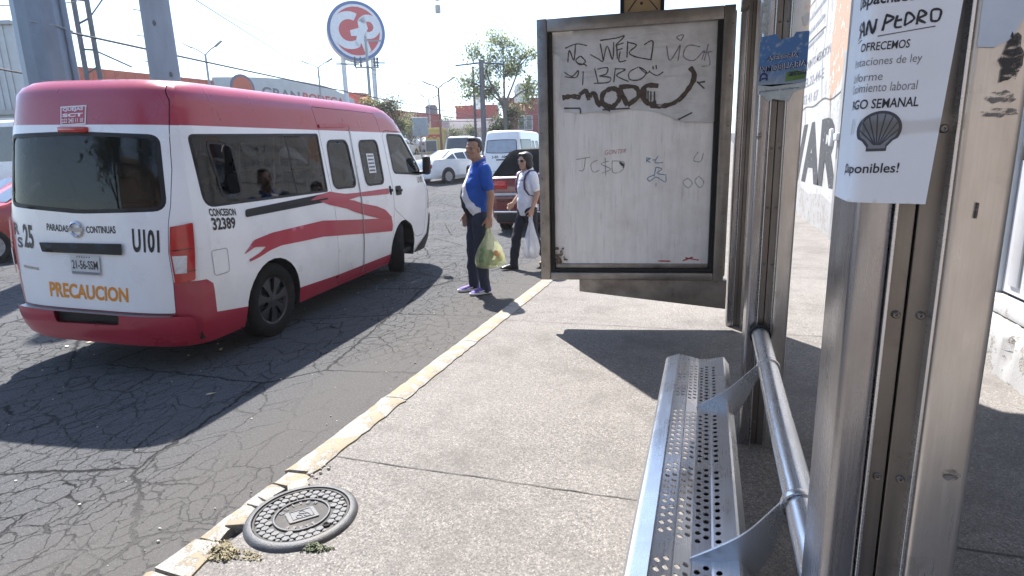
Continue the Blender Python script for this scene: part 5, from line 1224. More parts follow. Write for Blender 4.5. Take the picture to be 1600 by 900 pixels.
def bag(name, label, loc, rz, rows, mat, seed, drop, hw_=.02):
    o = thing(name, label, 'bag', loc, rz); rnd = random.Random(seed); bm = BM(); n = 40; ph = [rnd.uniform(0, 6) for _ in range(6)]; rings = []
    for i, (z, a, b_, cx) in enumerate(rows):
        k = .16*(1-i/len(rows))+.03
        rings.append([bm.verts.new((cx+a*cos(2*pi*q/n)*(1+k*sin(7*2*pi*q/n+ph[0])+k*.6*sin(13*2*pi*q/n+ph[1]+z*20)), b_*sin(2*pi*q/n)*(1+k*sin(5*2*pi*q/n+ph[2])+k*.6*sin(11*2*pi*q/n+ph[3]+z*14)), z+.006*sin(3*2*pi*q/n+ph[4]))) for q in range(n)])
    for A, B in zip(rings, rings[1:]):
        for q in range(n): bm.faces.new((A[q], A[(q+1) % n], B[(q+1) % n], B[q]))
    bm.faces.new(rings[-1]); sh = obj('bag_film', bm, mat, o, 'all')
    for s in (-1, 1):
        bm = BM(); tube(bm, [(s*.022, .0, rows[0][0]-.02), (s*.018, .012, -.03), (s*.006, .018, .008), (0, 0, .016), (-.0, -.018, .006), (s*.012, -.014, -.03), (s*.022, -.01, rows[0][0]-.02)], [.012, .009, .007, .007, .007, .009, .012], 8); obj('handle', bm, mat, o, True)
    return o
ymx = plastic('yellow_green_film', (.78, .80, .56), .62); wmx = plastic('white_film', (.82, .83, .86), .12)
Mm = man.matrix_basis if False else Matrix.Translation(man.location) @ Matrix.Rotation(radians(-141), 4, 'Z')
hp_ = Mm @ Vector((-.040, .245, .79))
VB = bag('plastic_bag', 'yellow green plastic bag of vegetables hanging from the hand of the man', tuple(hp_), radians(-141), [(-.055, .022, .018, 0), (-.09, .034, .026, 0), (-.16, .075, .045, -.005), (-.24, .120, .070, -.01), (-.33, .160, .090, -.012), (-.40, .172, .098, -.012), (-.44, .158, .090, -.01), (-.462, .11, .06, -.01)], ymx, 4, 0)
leafy = pm('lettuce_green', (.12, .24, .05), .6, var=.45, scale=22, bmp=.8, bscale=30); orng = pm('orange_peel', (.62, .27, .09), .5, var=.25, scale=30); pale = pm('pale_vegetable', (.55, .60, .32), .6, var=.3, scale=16)
for i, (c, r, mt, nm) in enumerate((((.055, .012, -.375), (.078, .066, .074), leafy, 'lettuce'), ((.0, -.02, -.32), (.060, .05, .06), leafy, 'lettuce'), ((.07, 0, -.27), (.045, .04, .05), leafy, 'lettuce'), ((-.10, .02, -.32), (.036, .034, .034), orng, 'orange_fruit'), ((-.06, .045, -.30), (.034, .034, .034), orng, 'orange_fruit'), ((-.12, -.02, -.37), (.045, .042, .04), pale, 'pale_vegetable'), ((-.04, .02, -.41), (.055, .05, .034), pale, 'pale_vegetable'))):
    bm = BM(); ell(bm, (0, 0, 0), r, None, 18, 12); rnd = random.Random(i)
    for v in bm.verts: v.co *= 1+.12*rnd.uniform(-1, 1)*(1 if mt is leafy else .3)
    obj(nm, bm, mt, VB, True, Vector(c)-Vector((0, 0, .0)))
# ---- the woman walking
JW = dict(pel=(0, 0, .86), wai=(.0, 0, 1.01), che=(.0, 0, 1.19), nec=(-.012, 0, 1.345), hd=(.025, 0, 1.48),
    shL=(-.01, .165, 1.285), elL=(-.035, .215, 1.05), wrL=(.05, .215, .85), haL=(.075, .215, .77), palmL=(0, -1, 0), thL=(1, 0, 0),
    shR=(-.01, -.165, 1.285), elR=(-.05, -.225, 1.05), wrR=(.10, -.235, .90), haR=(.16, -.23, .85), thR=(.3, .2, 1), palmR=(0, 1, 0),
    hiL=(0, .085, .83), knL=(-.04, .085, .46), anL=(-.26, .085, .12), toL=(-.05, .085, .02), pitL=.35,
    hiR=(0, -.085, .83), knR=(.13, -.085, .47), anR=(.20, -.085, .085), toR=(.4, -.095, .03), pitR=-.08)
SW = dict(skin=skin_b, shirt=cloth('white_polo', (.76, .77, .79), .05), trousers=cloth('dark_navy_trousers', (.016, .017, .028), .3), shoe=pm('black_leather_shoe', (.014, .013, .013), .35, var=.2), sole=black_p, girth=.96, belly=.0, yaw=radians(14), nk=.92, curlL=.95, curlR=.6, sleeve=.72, arm=.94, leg=.96, hs=.94, female=True, hnd=.92,
    hair=[((-.028, 0, .050), (.106, .098, .090)), ((-.030, .062, -.035), (.066, .044, .095)), ((-.030, -.062, -.035), (.066, .044, .095)), ((-.06, 0, -.05), (.072, .088, .095)), ((.010, -.035, .095), (.070, .05, .032)), ((.01, .03, .095), (.066, .05, .032))])
woman, MWh = person('woman in white polo and sunglasses walking with a white carrier bag', (-2.33, 7.68, .0), radians(-133), JW, SW)
bm = BM()
for y in (-1, 1):
    Mx = MWh @ Matrix.Translation(Vector((.088, y*.031, .004))*.94) @ Matrix.Rotation(y*.25, 4, 'Z') @ Matrix.Diagonal((.006, .026, .019, 1)); bmesh.ops.create_uvsphere(bm, u_segments=14, v_segments=8, radius=1, matrix=Mx)
    tube(bm, [MWh @ Vector((.078, y*.056, .008)), MWh @ Vector((.0, y*.074, .008))], .003, 6)
tube(bm, [MWh @ Vector((.09, -.01, .008)), MWh @ Vector((.09, .01, .008))], .003, 6); obj('sunglasses', bm, pm('dark_sunglass_lens', (.012, .012, .014), .1), woman, True)
decal('shirt_label', [[(.055, 1.228), (.105, 1.228), (.105, 1.240), (.055, 1.240)]], lambda y, z: Vector((.118, y, z)), pm('navy_label', (.05, .07, .12), .6), woman, .1, None, False)
Mw = Matrix.Translation(woman.location) @ Matrix.Rotation(radians(-133), 4, 'Z'); hw2 = Mw @ Vector((.070, .205, .765))
bag('plastic_bag', 'white plastic carrier bag hanging from the hand of the woman', tuple(hw2), radians(-133+25), [(-.055, .020, .018, 0), (-.12, .038, .03, 0), (-.22, .070, .05, 0), (-.34, .110, .075, 0), (-.45, .135, .09, 0), (-.53, .130, .09, 0), (-.575, .085, .06, 0)], wmx, 9, 0)
BPk = thing('backpack', 'small purple strapped backpack worn by the walking woman', 'backpack', tuple(woman.location), radians(-133))
bm = BM(); box(bm, (-.27, -.13, 1.0), (-.135, .13, 1.32), bev=.045); obj('pack', bm, cloth('purple_pack', (.10, .05, .10)), BPk, 40)
for s in (-1, 1):
    bm = BM(); P = [(-.13, s*.09, 1.30), (-.065, s*.10, 1.352), (.0, s*.105, 1.352), (.065, s*.102, 1.30), (.098, s*.105, 1.21), (.098, s*.122, 1.11), (.05, s*.152, 1.03), (-.05, s*.158, 1.0), (-.13, s*.12, 1.03)]
    q = []
    for a, b_ in zip(P, P[1:]): q += [Vector(a).lerp(Vector(b_), t/4) for t in range(4)]
    q.append(Vector(P[-1])); L_, R_ = [], []
    for i, p in enumerate(q): L_.append(bm.verts.new(p+Vector((.006, .020, .006)))); R_.append(bm.verts.new(p+Vector((.006, -.020, .006))))
    for i in range(len(q)-1): bm.faces.new((L_[i], L_[i+1], R_[i+1], R_[i]))
    o = obj('strap', bm, MATS['purple_pack'], BPk, True); sd = o.modifiers.new('t', 'SOLIDIFY'); sd.thickness = .008; sd.offset = 0
# ---- passengers and driver in the van
def seated(label, s, y, z, S, reach=0, group='people inside the van'):
    J = dict(pel=(0, 0, .08), wai=(-.02, 0, .25), che=(-.03, 0, .42), nec=(-.02, 0, .585), hd=(.02, 0, .72),
        shL=(-.02, .18, .52), elL=(.06, .23, .27), wrL=(.27, .16, .22+reach), haL=(.34, .14, .23+reach), shR=(-.02, -.18, .52), elR=(.06, -.24, .27), wrR=(.27, -.16, .22+reach), haR=(.34, -.14, .23+reach),
        hiL=(.02, .09, .04), knL=(.42, .10, .05), anL=(.42, .10, -.36), toL=(.6, .1, -.4), hiR=(.02, -.09, .04), knR=(.42, -.10, .05), anR=(.42, -.10, -.36), toR=(.6, -.1, -.4))
    p = VAN_M @ Vector((s, y, z)); o, _ = person(label, tuple(p), 0, J, S); o.rotation_euler = VAN_M.to_euler(); o['group'] = group; return o
HS = [((-.030, 0, .055), (.092, .080, .080)), ((-.045, 0, .01), (.066, .079, .070)), ((.01, 0, .11), (.07, .06, .03))]
def style(sh, tr, sk_): return dict(skin=sk_, shirt=sh, trousers=tr, shoe=MATS['black_leather_shoe'], sole=black_p, hair=HS, vox=.011)
seated('passenger in a dark top sitting at the open rear side window', -.30, -.50, .74, style(cloth('charcoal_top', (.03, .03, .035)), jean, skin_b))
seated('passenger in a navy jacket leaning behind the middle side window', .52, -.46, .62, style(cloth('navy_jacket', (.02, .03, .08)), jean, skin_a), .12)
seated('driver in a pale shirt at the steering wheel of the van', 2.86, .42, .72, style(cloth('pale_shirt', (.4, .42, .45)), jean, skin_a), .22)
# ================================================================== other vehicles
def paint(name, col, **k): return pm(name, col, .28, coat=.5, var=.06, scale=3, **k)
car_glass = pm('dark_car_glass', (.035, .042, .05), .06, coat=.6, var=.2)
SEDAN = dict(L=4.45, hw=.86, st=[(0, .62, .62, .80), (.06, .86, .86, .80), (.14, .99, .99, .78), (.72, 1.03, 1.04, .62), (1.36, 1.0, 1.40, .54), (1.95, .98, 1.46, .55), (2.55, .96, 1.43, .54), (3.30, .95, 1.02, .62), (4.0, .86, .87, .70), (4.36, .70, .71, .74), (4.45, .5, .5, .70)], win=[(3, 4), (4, 5), (5, 6), (6, 7)], screens=[(3, 4), (6, 7)], wheels=(.85, 3.5))
HATCH = dict(L=4.1, hw=.86, st=[(0, .60, .60, .80), (.05, .95, .96, .74), (.35, .98, 1.42, .58), (1.1, .97, 1.52, .58), (2.0, .96, 1.50, .57), (2.85, .95, 1.02, .64), (3.6, .86, .87, .70), (4.0, .68, .69, .74), (4.1, .5, .5, .7)], win=[(2, 3), (3, 4), (4, 5)], screens=[(1, 2), (4, 5)], wheels=(.72, 3.25))
MINI = dict(L=5.6, hw=.95, st=[(0, .7, .7, .86), (.05, 1.15, 1.16, .86), (.16, 1.2, 2.2, .78), (.5, 1.2, 2.32, .78), (4.0, 1.18, 2.3, .78), (4.7, 1.16, 1.95, .78), (5.3, 1.1, 1.14, .82), (5.55, .8, .82, .86), (5.6, .5, .5, .86)], win=[(2, 3), (3, 4), (4, 5)], screens=[(1, 2), (5, 6)], wheels=(1.2, 4.5))
def build_car(name, label, cat, loc, rz, T, pmat, group=None, lower=None, extra=None):
    o = thing(name, label, cat, loc, rz, group); hw_, st = T['hw'], T['st']; bm = BM(); rings = []; z0 = .22
    for i, (x, be, tp, ht) in enumerate(st):
        k = .90 if i in (0, len(st)-1) else (.97 if i in (1, len(st)-2) else 1); w = hw_*k; b0 = min(be, tp); t = max(tp, be+.001)
        r = min(.10, (t-b0)*.4)
        half = [(0, z0), (w*.88, z0), (w*.99, z0+.14), (w, min(b0-.05, .62)), (w*.975, b0), (ht+(w-ht)*.12 if t-b0 > .1 else w*.93, t-r if t-b0 > .1 else t-.002), (ht*.85 if t-b0 > .1 else w*.8, t), (0, t+.012)]
        rings.append([(x, y, z) for y, z in half])
    V = [[bm.verts.new(p) for p in r] for r in rings]; Wv = [[v if abs(v.co.y) < 1e-6 else bm.verts.new((v.co.x, -v.co.y, v.co.z)) for v in r] for r in V]
    for G in (V, Wv):
        for A, B in zip(G, G[1:]):
            for q in range(7):
                f = [A[q], A[q+1], B[q+1], B[q]]
                bm.faces.new(f)
        for R_ in (G[0], G[-1]): bm.faces.new(R_)
    body = obj('body', bm, pmat, o, 32)
    gv, gf = [], []
    def quad(a, b, c, d, nrm, u=.06, v=.10):
        P = lambda s, t: (a*(1-s)+b*s)*(1-t)+(d*(1-s)+c*s)*t
        s0 = len(gv)
        for s, t in ((u, v), (1-u, v), (1-u, 1-v), (u, 1-v)): gv.append(P(s, t)+nrm*.008)
        gf.append((s0, s0+1, s0+2, s0+3))
    R = [[Vector(p) for p in r] for r in rings]; fl = lambda p: Vector((p.x, -p.y, p.z))
    for i, j in T['win']:
        for g in (lambda p: p, fl): quad(g(R[i][4]), g(R[j][4]), g(R[j][5]), g(R[i][5]), Vector((0, 1 if g is not fl else -1, .2)))
    for k in range(len(gf)): raw('side_window', gv[4*k:4*k+4], [(0, 1, 2, 3)], car_glass, o)
    for i, j in T['screens']:
        gv, gf = [], []; A, B = R[i], R[j]; ys = (5, 6)
        up = Vector((-.5 if i < 3 else .5, 0, .8))
        quad(A[6], B[6], fl(B[6]), fl(A[6]), up, .06, -.02); raw('screen', gv, gf, car_glass, o)
    L = T['L']
    bm = BM(); box(bm, (-.05, -hw_*.86, .24), (.12, hw_*.86, .46), bev=.04); obj('rear_bumper', bm, lower or pmat, o, 40)
    bm = BM(); box(bm, (L-.12, -hw_*.84, .24), (L+.04, hw_*.84, .46), bev=.04); obj('front_bumper', bm, lower or pmat, o, 40)
    tz = max(.55, st[1][1]-.22)
    for s in (-1, 1):
        bm = BM(); box(bm, (-.012 if T is not MINI else -.02, s*hw_*.74-.13, tz), (.20, s*hw_*.74+.16 if s > 0 else s*hw_*.74+.13, tz+.17), bev=.03) if s > 0 else box(bm, (-.012, s*hw_*.74-.16, tz), (.20, s*hw_*.74+.13, tz+.17), bev=.03); obj('tail_light', bm, red_lens, o, 40)
        bm = BM(); box(bm, (L-.28, s*hw_*.72-.15, .58), (L-.03, s*hw_*.72+.15, .72), bev=.03); obj('headlight', bm, white_lens, o, 40)
        for x in T['wheels']:
            bm = BM(); lathe(bm, [(.001, 0), (.36, 0), (.36, .03)], 24, 'Y', M=Matrix.Translation((x, s*(hw_+.002)-(.028 if s > 0 else 0), .33))); obj('wheel_arch', bm, seam_m, o)
            wheel(o, (x, s*(hw_-.07), .31), 0, s, .31, .19, rimsteel, 8, False)
    bm = BM(); box(bm, (-.062, -.18, .5), (-.045 if T is not SEDAN else -.03, .18, .62)); obj('number_plate', bm, plate_m, o)
    return o
white_c = paint('white_car_paint', (.72, .73, .74)); silver_c = paint('silver_car_paint', (.42, .43, .45)); blue_c = paint('blue_car_paint', (.03, .06, .30)); dred_c = paint('dark_red_car_paint', (.14, .010, .013)); black_c = paint('black_car_paint', (.015, .015, .017)); grey_c = paint('grey_car_paint', (.14, .145, .15))
def gnd(px, py, d): p = at(px, py, d); return (p.x, p.y, gz(p.x, p.y))
p = gnd(701, 287, 24.7)
rs = radians(64); off = Matrix.Rotation(rs, 3, 'Z') @ Vector((.85, -.82, 0))
build_car('saloon_car', 'white four door saloon driving away beyond the public transport van', 'car', (p[0]-off.x, p[1]-off.y, p[2]), rs, SEDAN, white_c)
# the second van
p = gnd(783, 282, 24.6); a = radians(92); vm = Matrix.Translation((p[0], p[1]+1.0, p[2])) @ Matrix.Rotation(a, 4, 'Z')
build_van('plain white high roofed van marked AMI standing behind the man', 'van', (p[0], p[1]+1.0, p[2]), vm, False)
# dark red pickup with a black hard top
PK = dict(L=4.9, hw=.88, st=[(0, .62, .62, .80), (.04, 1.15, 1.16, .80), (.10, 1.18, 1.19, .84), (.30, 1.18, 1.24, .78), (.75, 1.18, 1.70, .52), (1.6, 1.17, 1.76, .55), (2.9, 1.12, 1.74, .55), (3.6, 1.05, 1.12, .70), (4.5, .95, .96, .74), (4.85, .75, .76, .78), (4.9, .5, .5, .74)], win=[(4, 5), (5, 6), (6, 7)], screens=[(3, 4), (6, 7)], wheels=(.85, 3.85))
pk = build_car('pickup', 'dark red pickup with a black slanted top parked behind the walking woman', 'pickup', (-3.42, 11.55, 0), radians(91), PK, dred_c, lower=black_p)
bm = BM()
ks = PK['st']
tops = [[(x, -(w*.93), be+.012) for x, be, t, w in ()]]
A = [(.10, .83, 1.195), (.42, .53, 1.72), (1.6, .555, 1.775), (2.95, .555, 1.755), (3.6, .72, 1.14)]; B0 = [(.10, .868, 1.185), (.42, .87, 1.19), (1.6, .868, 1.18), (2.95, .866, 1.13), (3.6, .85, 1.06)]
vs = []
for (x, w, z), (x2, w2, z2) in zip(A, B0): vs.append([bm.verts.new(q) for q in ((x2, -w2-.012, z2), (x, -w-.03, z-.03), (x, -w*.8, z+.012), (x, w*.8, z+.012), (x, w+.03, z-.03), (x2, w2+.012, z2))])
for P_, Q_ in zip(vs, vs[1:]):
    for i in range(5): bm.faces.new((P_[i], P_[i+1], Q_[i+1], Q_[i]))
bm.faces.new(vs[0]); bm.faces.new(vs[-1]); obj('hard_top', bm, pm('matt_black_top', (.012, .012, .013), .75, spec=.12), pk, 40)
for z, h, mt, nm in ((1.145, .022, chrome, 'chrome_strip'), (.80, .05, pm('silver_letter_band', (.5, .5, .52), .4), 'tailgate_band'), (.44, .045, chrome, 'bumper_bar')):
    bm = BM(); box(bm, (-.07 if nm == 'bumper_bar' else -.015, -.80, z), (.02, .80, z+h), bev=.008); bo = obj(nm, bm, mt, pk, 30)
bm = BM(); box(bm, (-.012, -.76, .665), (.02, .76, .79), bev=.01); obj('tailgate_recess', bm, paint('deep_red_recess', (.10, .006, .008)), pk, 30)
# distant traffic
LOWVAN = dict(MINI, st=[(x, b*.74, t*.74, h) for x, b, t, h in MINI['st']])
far = [('parked_car', 'small white hatchback far down the road beside the saloon', 613, 246, 48, HATCH, white_c, 95), ('minibus', 'white minibus far down the road behind the white saloon', 716, 246, 37, LOWVAN, white_c, 97),
       ('minibus', 'white minibus at the far left end of the distant car row', 622, 240, 56, MINI, white_c, 100), ('parked_car', 'blue car in the distant row between white cars', 700, 243, 52, SEDAN, blue_c, 140), ('parked_car', 'silver saloon in the distant row left of the blue car', 672, 243, 54, SEDAN, silver_c, 120),
       ('parked_car', 'white saloon in the distant row nearest the street lamp', 652, 243, 58, SEDAN, white_c, 130), ('parked_car', 'grey hatchback half hidden in the distant car row', 685, 241, 66, HATCH, grey_c, 110)]
for nm, lb, px, py, d_, T, c_, ang in far:
    p = gnd(px, py, d_); build_car(nm, lb, 'minibus' if T is MINI else 'car', p, radians(ang), T, c_, 'distant traffic')
p = gnd(-8, 396, 8.6); build_car('parked_car', 'red hatchback just showing past the left side of the van', 'car', (-12.5, 9.9, gz(-12, 7)), radians(-92), HATCH, paint('bright_red_car_paint', (.34, .03, .025)))
p = gnd(-20, 290, 20); build_car('parked_car', 'dark red and black car at the left edge beyond the van', 'car', (p[0], p[1], p[2]), radians(190), SEDAN, dred_c)
p = gnd(-60, 286, 24); build_car('bus', 'white bus with dark windows at the left edge behind the red car', 'bus', (p[0]-1, p[1], p[2]), radians(8), dict(L=9, hw=1.2, st=[(0, .7, .7, 1.1), (.05, 1.2, 1.21, 1.1), (.16, 1.3, 2.9, 1.05), (1.8, 1.3, 3.0, 1.05), (4, 1.3, 3.0, 1.05), (6.2, 1.3, 3.0, 1.05), (8.5, 1.3, 2.95, 1.05), (8.9, 1.2, 1.3, 1.1), (9, .5, .5, 1.1)], win=[(2, 3), (3, 4), (4, 5), (5, 6)], screens=[(1, 2), (6, 7)], wheels=(2, 7)), white_c)
# ================================================================== buildings, signs, poles, trees, wires
conc_w = concrete('painted_block', (.46, .45, .44), (.56, .55, .54), (.64, .63, .62)); win_m = pm('dark_window_pane', (.05, .06, .07), .15, coat=.3, var=.3)
orange_w = pm('orange_red_cladding', (.44, .085, .035), .6, var=.12, scale=2); red_w = pm('brick_red_facade', (.27, .045, .04), .75, var=.15, scale=2); pink_w = pm('pink_facade', (.50, .34, .33), .8, var=.15); grey_w = pm('grey_sheet_cladding', (.36, .38, .40), .5, .3, .12, 1.5); white_w = pm('white_facade', (.62, .62, .61), .8, var=.12, scale=1.5)
galv = pm('galvanised_pole_steel', (.17, .195, .235), .45, .55, .22, 4, .15, 40, stretch=(1, 1, .5), dirt=((.20, .21, .22), .6)); concp = pm('weathered_concrete_pole', (.27, .295, .33), .8, 0, .2, 3, .3, 30, stretch=(1, 1, .3), dirt=((.16, .16, .17), .7)); pole_m = pm('dark_pole_paint', (.10, .10, .11), .6, var=.2); lampm = pm('grey_lamp_paint', (.27, .28, .29), .5, .3, .1); wire_m = pm('black_cable', (.03, .03, .035), .7); rust = pm('rusty_pole_paint', (.20, .10, .07), .8, var=.2)
def bldg(name, label, c, size, rz, m, wins=(), parapet=True, cat='building'):
    """block with window openings set into its road side; c = centre of the road side at ground, size = (width, depth, height)"""
    o = thing(name, label, cat, c, rz); w, d, h = size; bm = BM(); box(bm, (-w/2, 0, -1), (w/2, d, h)); obj('wall', bm, m, o)
    if parapet: bm = BM(); box(bm, (-w/2-.08, -.08, h), (w/2+.08, d+.08, h+.25), bev=.03); obj('parapet', bm, m, o)
    for x, z, ww, hh in wins:
        bm = BM(); box(bm, (x-ww/2-.07, -.06, z-.07), (x+ww/2+.07, -.003, z+hh+.07)); fr_ = obj('window', bm, white_w, o)
        bm = BM(); box(bm, (x-ww/2, -.075, z), (x+ww/2, -.061, z+hh)); obj('pane', bm, win_m, fr_)
    return o
# ---- the store along the left side of the road
ST = thing('store_building', 'long orange red store with a grey lettered sign band', 'building', (-38.5, 24, 0))
sd_ = Vector((7.5, 29, 0)).normalized(); sn = Vector((sd_.y, -sd_.x, 0)); SMx = plane_m((-38.5, 24, 0), sd_, (0, 0, 1))   # local X along, Y up, Z towards the road
ST.matrix_world = SMx
Ls = lambda y: (y-24)/sd_.y
bm = BM(); box(bm, (-12, -1, -18), (Ls(36.2), 8.15, 0)); box(bm, (Ls(36.2), -1, -18), (Ls(49.4), 6.3, -.05)); obj('wall', bm, orange_w, ST)
bm = BM(); box(bm, (Ls(49.4), -1, -18), (Ls(62), 7.05, 0)); obj('red_wing', bm, red_w, ST)
bm = BM(); box(bm, (Ls(50.0), 7.06, -1.2), (Ls(51.6), 8.3, -.1)); box(bm, (Ls(49.8), 8.3, -1.3), (Ls(51.8), 8.42, 0)); obj('red_parapet', bm, orange_w, ST)
bm = BM()
for k in range(60): x = -12+k*.62; (box(bm, (x, 2, .002), (x+.06, 8.1, .05)) if x < Ls(36) else None)
obj('cladding_ribs', bm, orange_w, ST)
a0, a1 = Ls(36.2), Ls(49.4); n = 24
top = [(a0+(a1-a0)*i/n, 8.35+.45*sin(pi*min(1, i/n*1.15)*.9)-(.0 if i < 18 else .045*(i-18)**1.6)) for i in range(n+1)]
bm = BM(); prism(bm, [(a0, 6.2)]+[(a1, 6.2)]+top[::-1], Matrix.Translation((0, 0, -.04)), .3); sb = obj('sign_band', bm, grey_w, ST)
fs_ = lambda x, y: Vector((x, y, .27))
text('lettering', 'GRAN', ((Ls(40.0), 7.2), (Ls(43.5), 7.1), (Ls(43.5), 7.9), (Ls(40.0), 8.05)), fs_, pm('sign_dark_grey', (.10, .11, .13), .5), sb, .03, None)
text('lettering', 'BODEGA', ((Ls(43.8), 7.1), (Ls(48.2), 6.95), (Ls(48.2), 7.7), (Ls(43.8), 7.9)), fs_, pm('sign_red', (.36, .04, .03), .5), sb, .03, None)
cx = Ls(38.4); disc = lambda r: [(cx+r*cos(2*pi*k/32), 7.75+r*sin(2*pi*k/32)) for k in range(32)]
decal('sign_disc_ring', [disc(1.05)], fs_, pm('sign_blue_grey', (.07, .09, .15), .5), sb, 5, None, False); decal('sign_disc', [disc(.85)], lambda x, y: Vector((x, y, .29)), orange_w, sb, 5, None, False)
# ---- round sign on two posts
gp = at(557, 49, 45); face = Vector((.62, -.78, 0)).normalized(); gx = Vector((face.y*-1, face.x, 0)); gx = Vector((0, 0, 1)).cross(face)
GP = thing('round_sign', 'big round red, white and blue store sign on two white posts', 'sign', (gp.x, gp.y, gz(gp.x, gp.y)))
zc = gp.z-gz(gp.x, gp.y); GMx = plane_m((0, 0, zc), gx, (0, 0, 1)); R_ = 2.22
ring_blue = pm('sign_ring_blue', (.06, .12, .30), .5); sgrey = pm('sign_face_white', (.62, .64, .68), .5); sred = pm('sign_face_red', (.46, .05, .06), .5); swhite = pm('sign_box_white', (.6, .62, .63), .6)
bm = BM(); lathe(bm, [(.001, -.85), (R_-.05, -.85), (R_, -.8), (R_, -.02), (R_-.03, 0), (.001, 0)], 64, M=GMx); obj('sign_drum', bm, swhite, GP, 40)
def gface(r, z, n=64): return [(r*cos(2*pi*k/n), r*sin(2*pi*k/n)) for k in range(n)], (lambda x, y: GMx @ Vector((x, y, z)))
for r, z, m_, nm in ((R_*.985, .012, ring_blue, 'blue_ring'), (R_*.885, .024, sgrey, 'white_ring'), (R_*.80, .036, sred, 'red_disc')):
    pl_, f_ = gface(r, z); decal(nm, [pl_], f_, m_, GP, 9, face, False)
f4 = lambda x, y: GMx @ Vector((x*R_, y*R_, .05))
def arcp(cx, cy, r0, r1, a0, a1, n=20): return [(cx+r0*cos(radians(a0+(a1-a0)*i/n)), cy+r0*sin(radians(a0+(a1-a0)*i/n))) for i in range(n+1)]+[(cx+r1*cos(radians(a1+(a0-a1)*i/n)), cy+r1*sin(radians(a1+(a0-a1)*i/n))) for i in range(n+1)]
Gs = arcp(-.24, .02, .62, .36, 62, 300, 24); gbar = [(-.22, .02), (.12, .12), (.20, -.12), (.08, -.52), (-.08, -.42), (.0, -.16), (-.20, -.16)]
Pst = [(.10, -.30), (.30, -.12), (.46, -.62), (.28, -.80)]; Pb = arcp(.42, .16, .40, .17, -115, 150, 20)
decal('letter_g', [Gs, gbar], f4, sgrey, GP, 9, face, False); decal('letter_p', [Pst, Pb, [(.06, .34), (.30, .50), (.40, .10), (.22, -.20), (.12, -.28)]], lambda x, y: GMx @ Vector((x*R_, y*R_, .055)), sgrey, GP, 9, face, False)
for s in (-1, 1):
    bm = BM(); q = gx*s*1.15-face*.4; cyl(bm, (q.x, q.y, -.5), (q.x, q.y, zc-R_*.8), .20, .18, 14); obj('post', bm, swhite, GP, 40)
# ---- grey shed and clutter at the far left
a, b_ = at(-150, 40, 27), at(18, 38, 27); c = (a+b_)/2; w = (b_-a).length; ang = atan2((b_-a).y, (b_-a).x)
WH = bldg('warehouse', 'grey corrugated metal shed at the far left edge', (c.x, c.y, gz(c.x, c.y)), (w, 1.6, a.z-gz(c.x, c.y)), ang, grey_w, (), False)
hz_ = a.z-gz(c.x, c.y); bm = BM()
for k in range(int(w/.32)): x = -w/2+k*.32; box(bm, (x, -.05, hz_-3.9), (x+.12, -.002, hz_-.12), bev=.01)
obj('corrugation', bm, grey_w, WH); bm = BM(); box(bm, (-w/2, -.25, hz_-4.15), (w/2+.1, 0, hz_-3.92)); obj('fascia', bm, lampm, WH); bm = BM(); box(bm, (-w/2, -.2, hz_-.12), (w/2+.1, 0, hz_+.05)); obj('fascia', bm, lampm, WH)
bm = BM(); box(bm, (-w/2, -.3, -.5), (w/2-.4, -.01, hz_-4.3)); obj('white_base', bm, white_w, WH)
# ---- far buildings
def mid(px0, px1, py, d): a, b = at(px0, py, d), at(px1, py, d); c = (a+b)/2; return (c.x, c.y, gz(c.x, c.y)), (b-a).length, atan2((b-a).y, (b-a).x), a.z-gz(c.x, c.y)
c, w, ang, h = mid(712, 776, 169, 62); bldg('red_building', 'brick red flat roofed building beyond the white houses', c, (w, 10, h), ang, red_w, [(-1.2, h-3.9, .9, .5), (1.0, h-3.9, .9, .5)])
c, w, ang, h = mid(796, 846, 158, 54); bldg('red_building', 'brick red building with white framed windows behind the sparse tree', c, (w, 10, h), ang, red_w, [(-.4, h-2.6, .5, 1.2), (.3, h-2.6, .5, 1.2), (-1.0, h-4.4, .6, 1.0), (.1, h-4.4, .6, 1.0), (1.1, h-4.4, .6, 1.0)])
c, w, ang, h = mid(778, 806, 157, 60); bldg('red_building', 'narrow tall brick red block beside the sparse tree trunk', c, (w*.5, 6, h), ang, red_w, [(0, h-1.8, .6, .8)])
c, w, ang, h = mid(702, 832, 191, 58); bldg('white_building', 'long low white building under the red building', c, (w, 9, h), ang, white_w, [(-1.9, h-1.9, .9, 1.1), (.2, h-1.6, .7, 1.1), (1.9, h-1.6, .8, 1.1), (3.2, h-1.9, .9, 1.2)])
c, w, ang, h = mid(636, 712, 194, 70); bldg('white_building', 'pale building with a rooftop tank at the end of the street', c, (w, 9, h), ang, conc_w, [(-2, h-2.1, .8, 1.1), (-.2, h-2.1, .8, 1.1), (1.7, h-2.1, .8, 1.1)])
c, w, ang, h = mid(688, 772, 206, 52); bldg('pink_building', 'low pink shopfront with a dark awning in the distance', c, (w, 6, h), ang, pink_w, [(-1.2, .2, 1.2, 1.0), (.9, .2, 1.3, 1.0)])
c, w, ang, h = mid(600, 668, 205, 66); bldg('brick_house', 'low brown and white house behind the bus row', c, (w, 6, h), ang, conc_w, [(-1.5, h-1.8, 1, 1)])
c, w, ang, h = mid(664, 692, 205, 50); YS = bldg('yellow_shop', 'small yellow shop with red lettering far down the road', c, (w, 5, h), ang, pm('yellow_facade', (.60, .42, .10), .8, var=.1), [(-.3, .2, .9, .9)])
strokes('red_painted_band', [[(-.6, h-.6), (-.3, h-.42), (0, h-.62), (.3, h-.45), (.6, h-.58)], [(-.6, h-.35), (.6, h-.38)]], lambda x, z: Vector((x, -.01, z)), pm('red_shop_paint', (.5, .05, .03), .6), YS, .12)
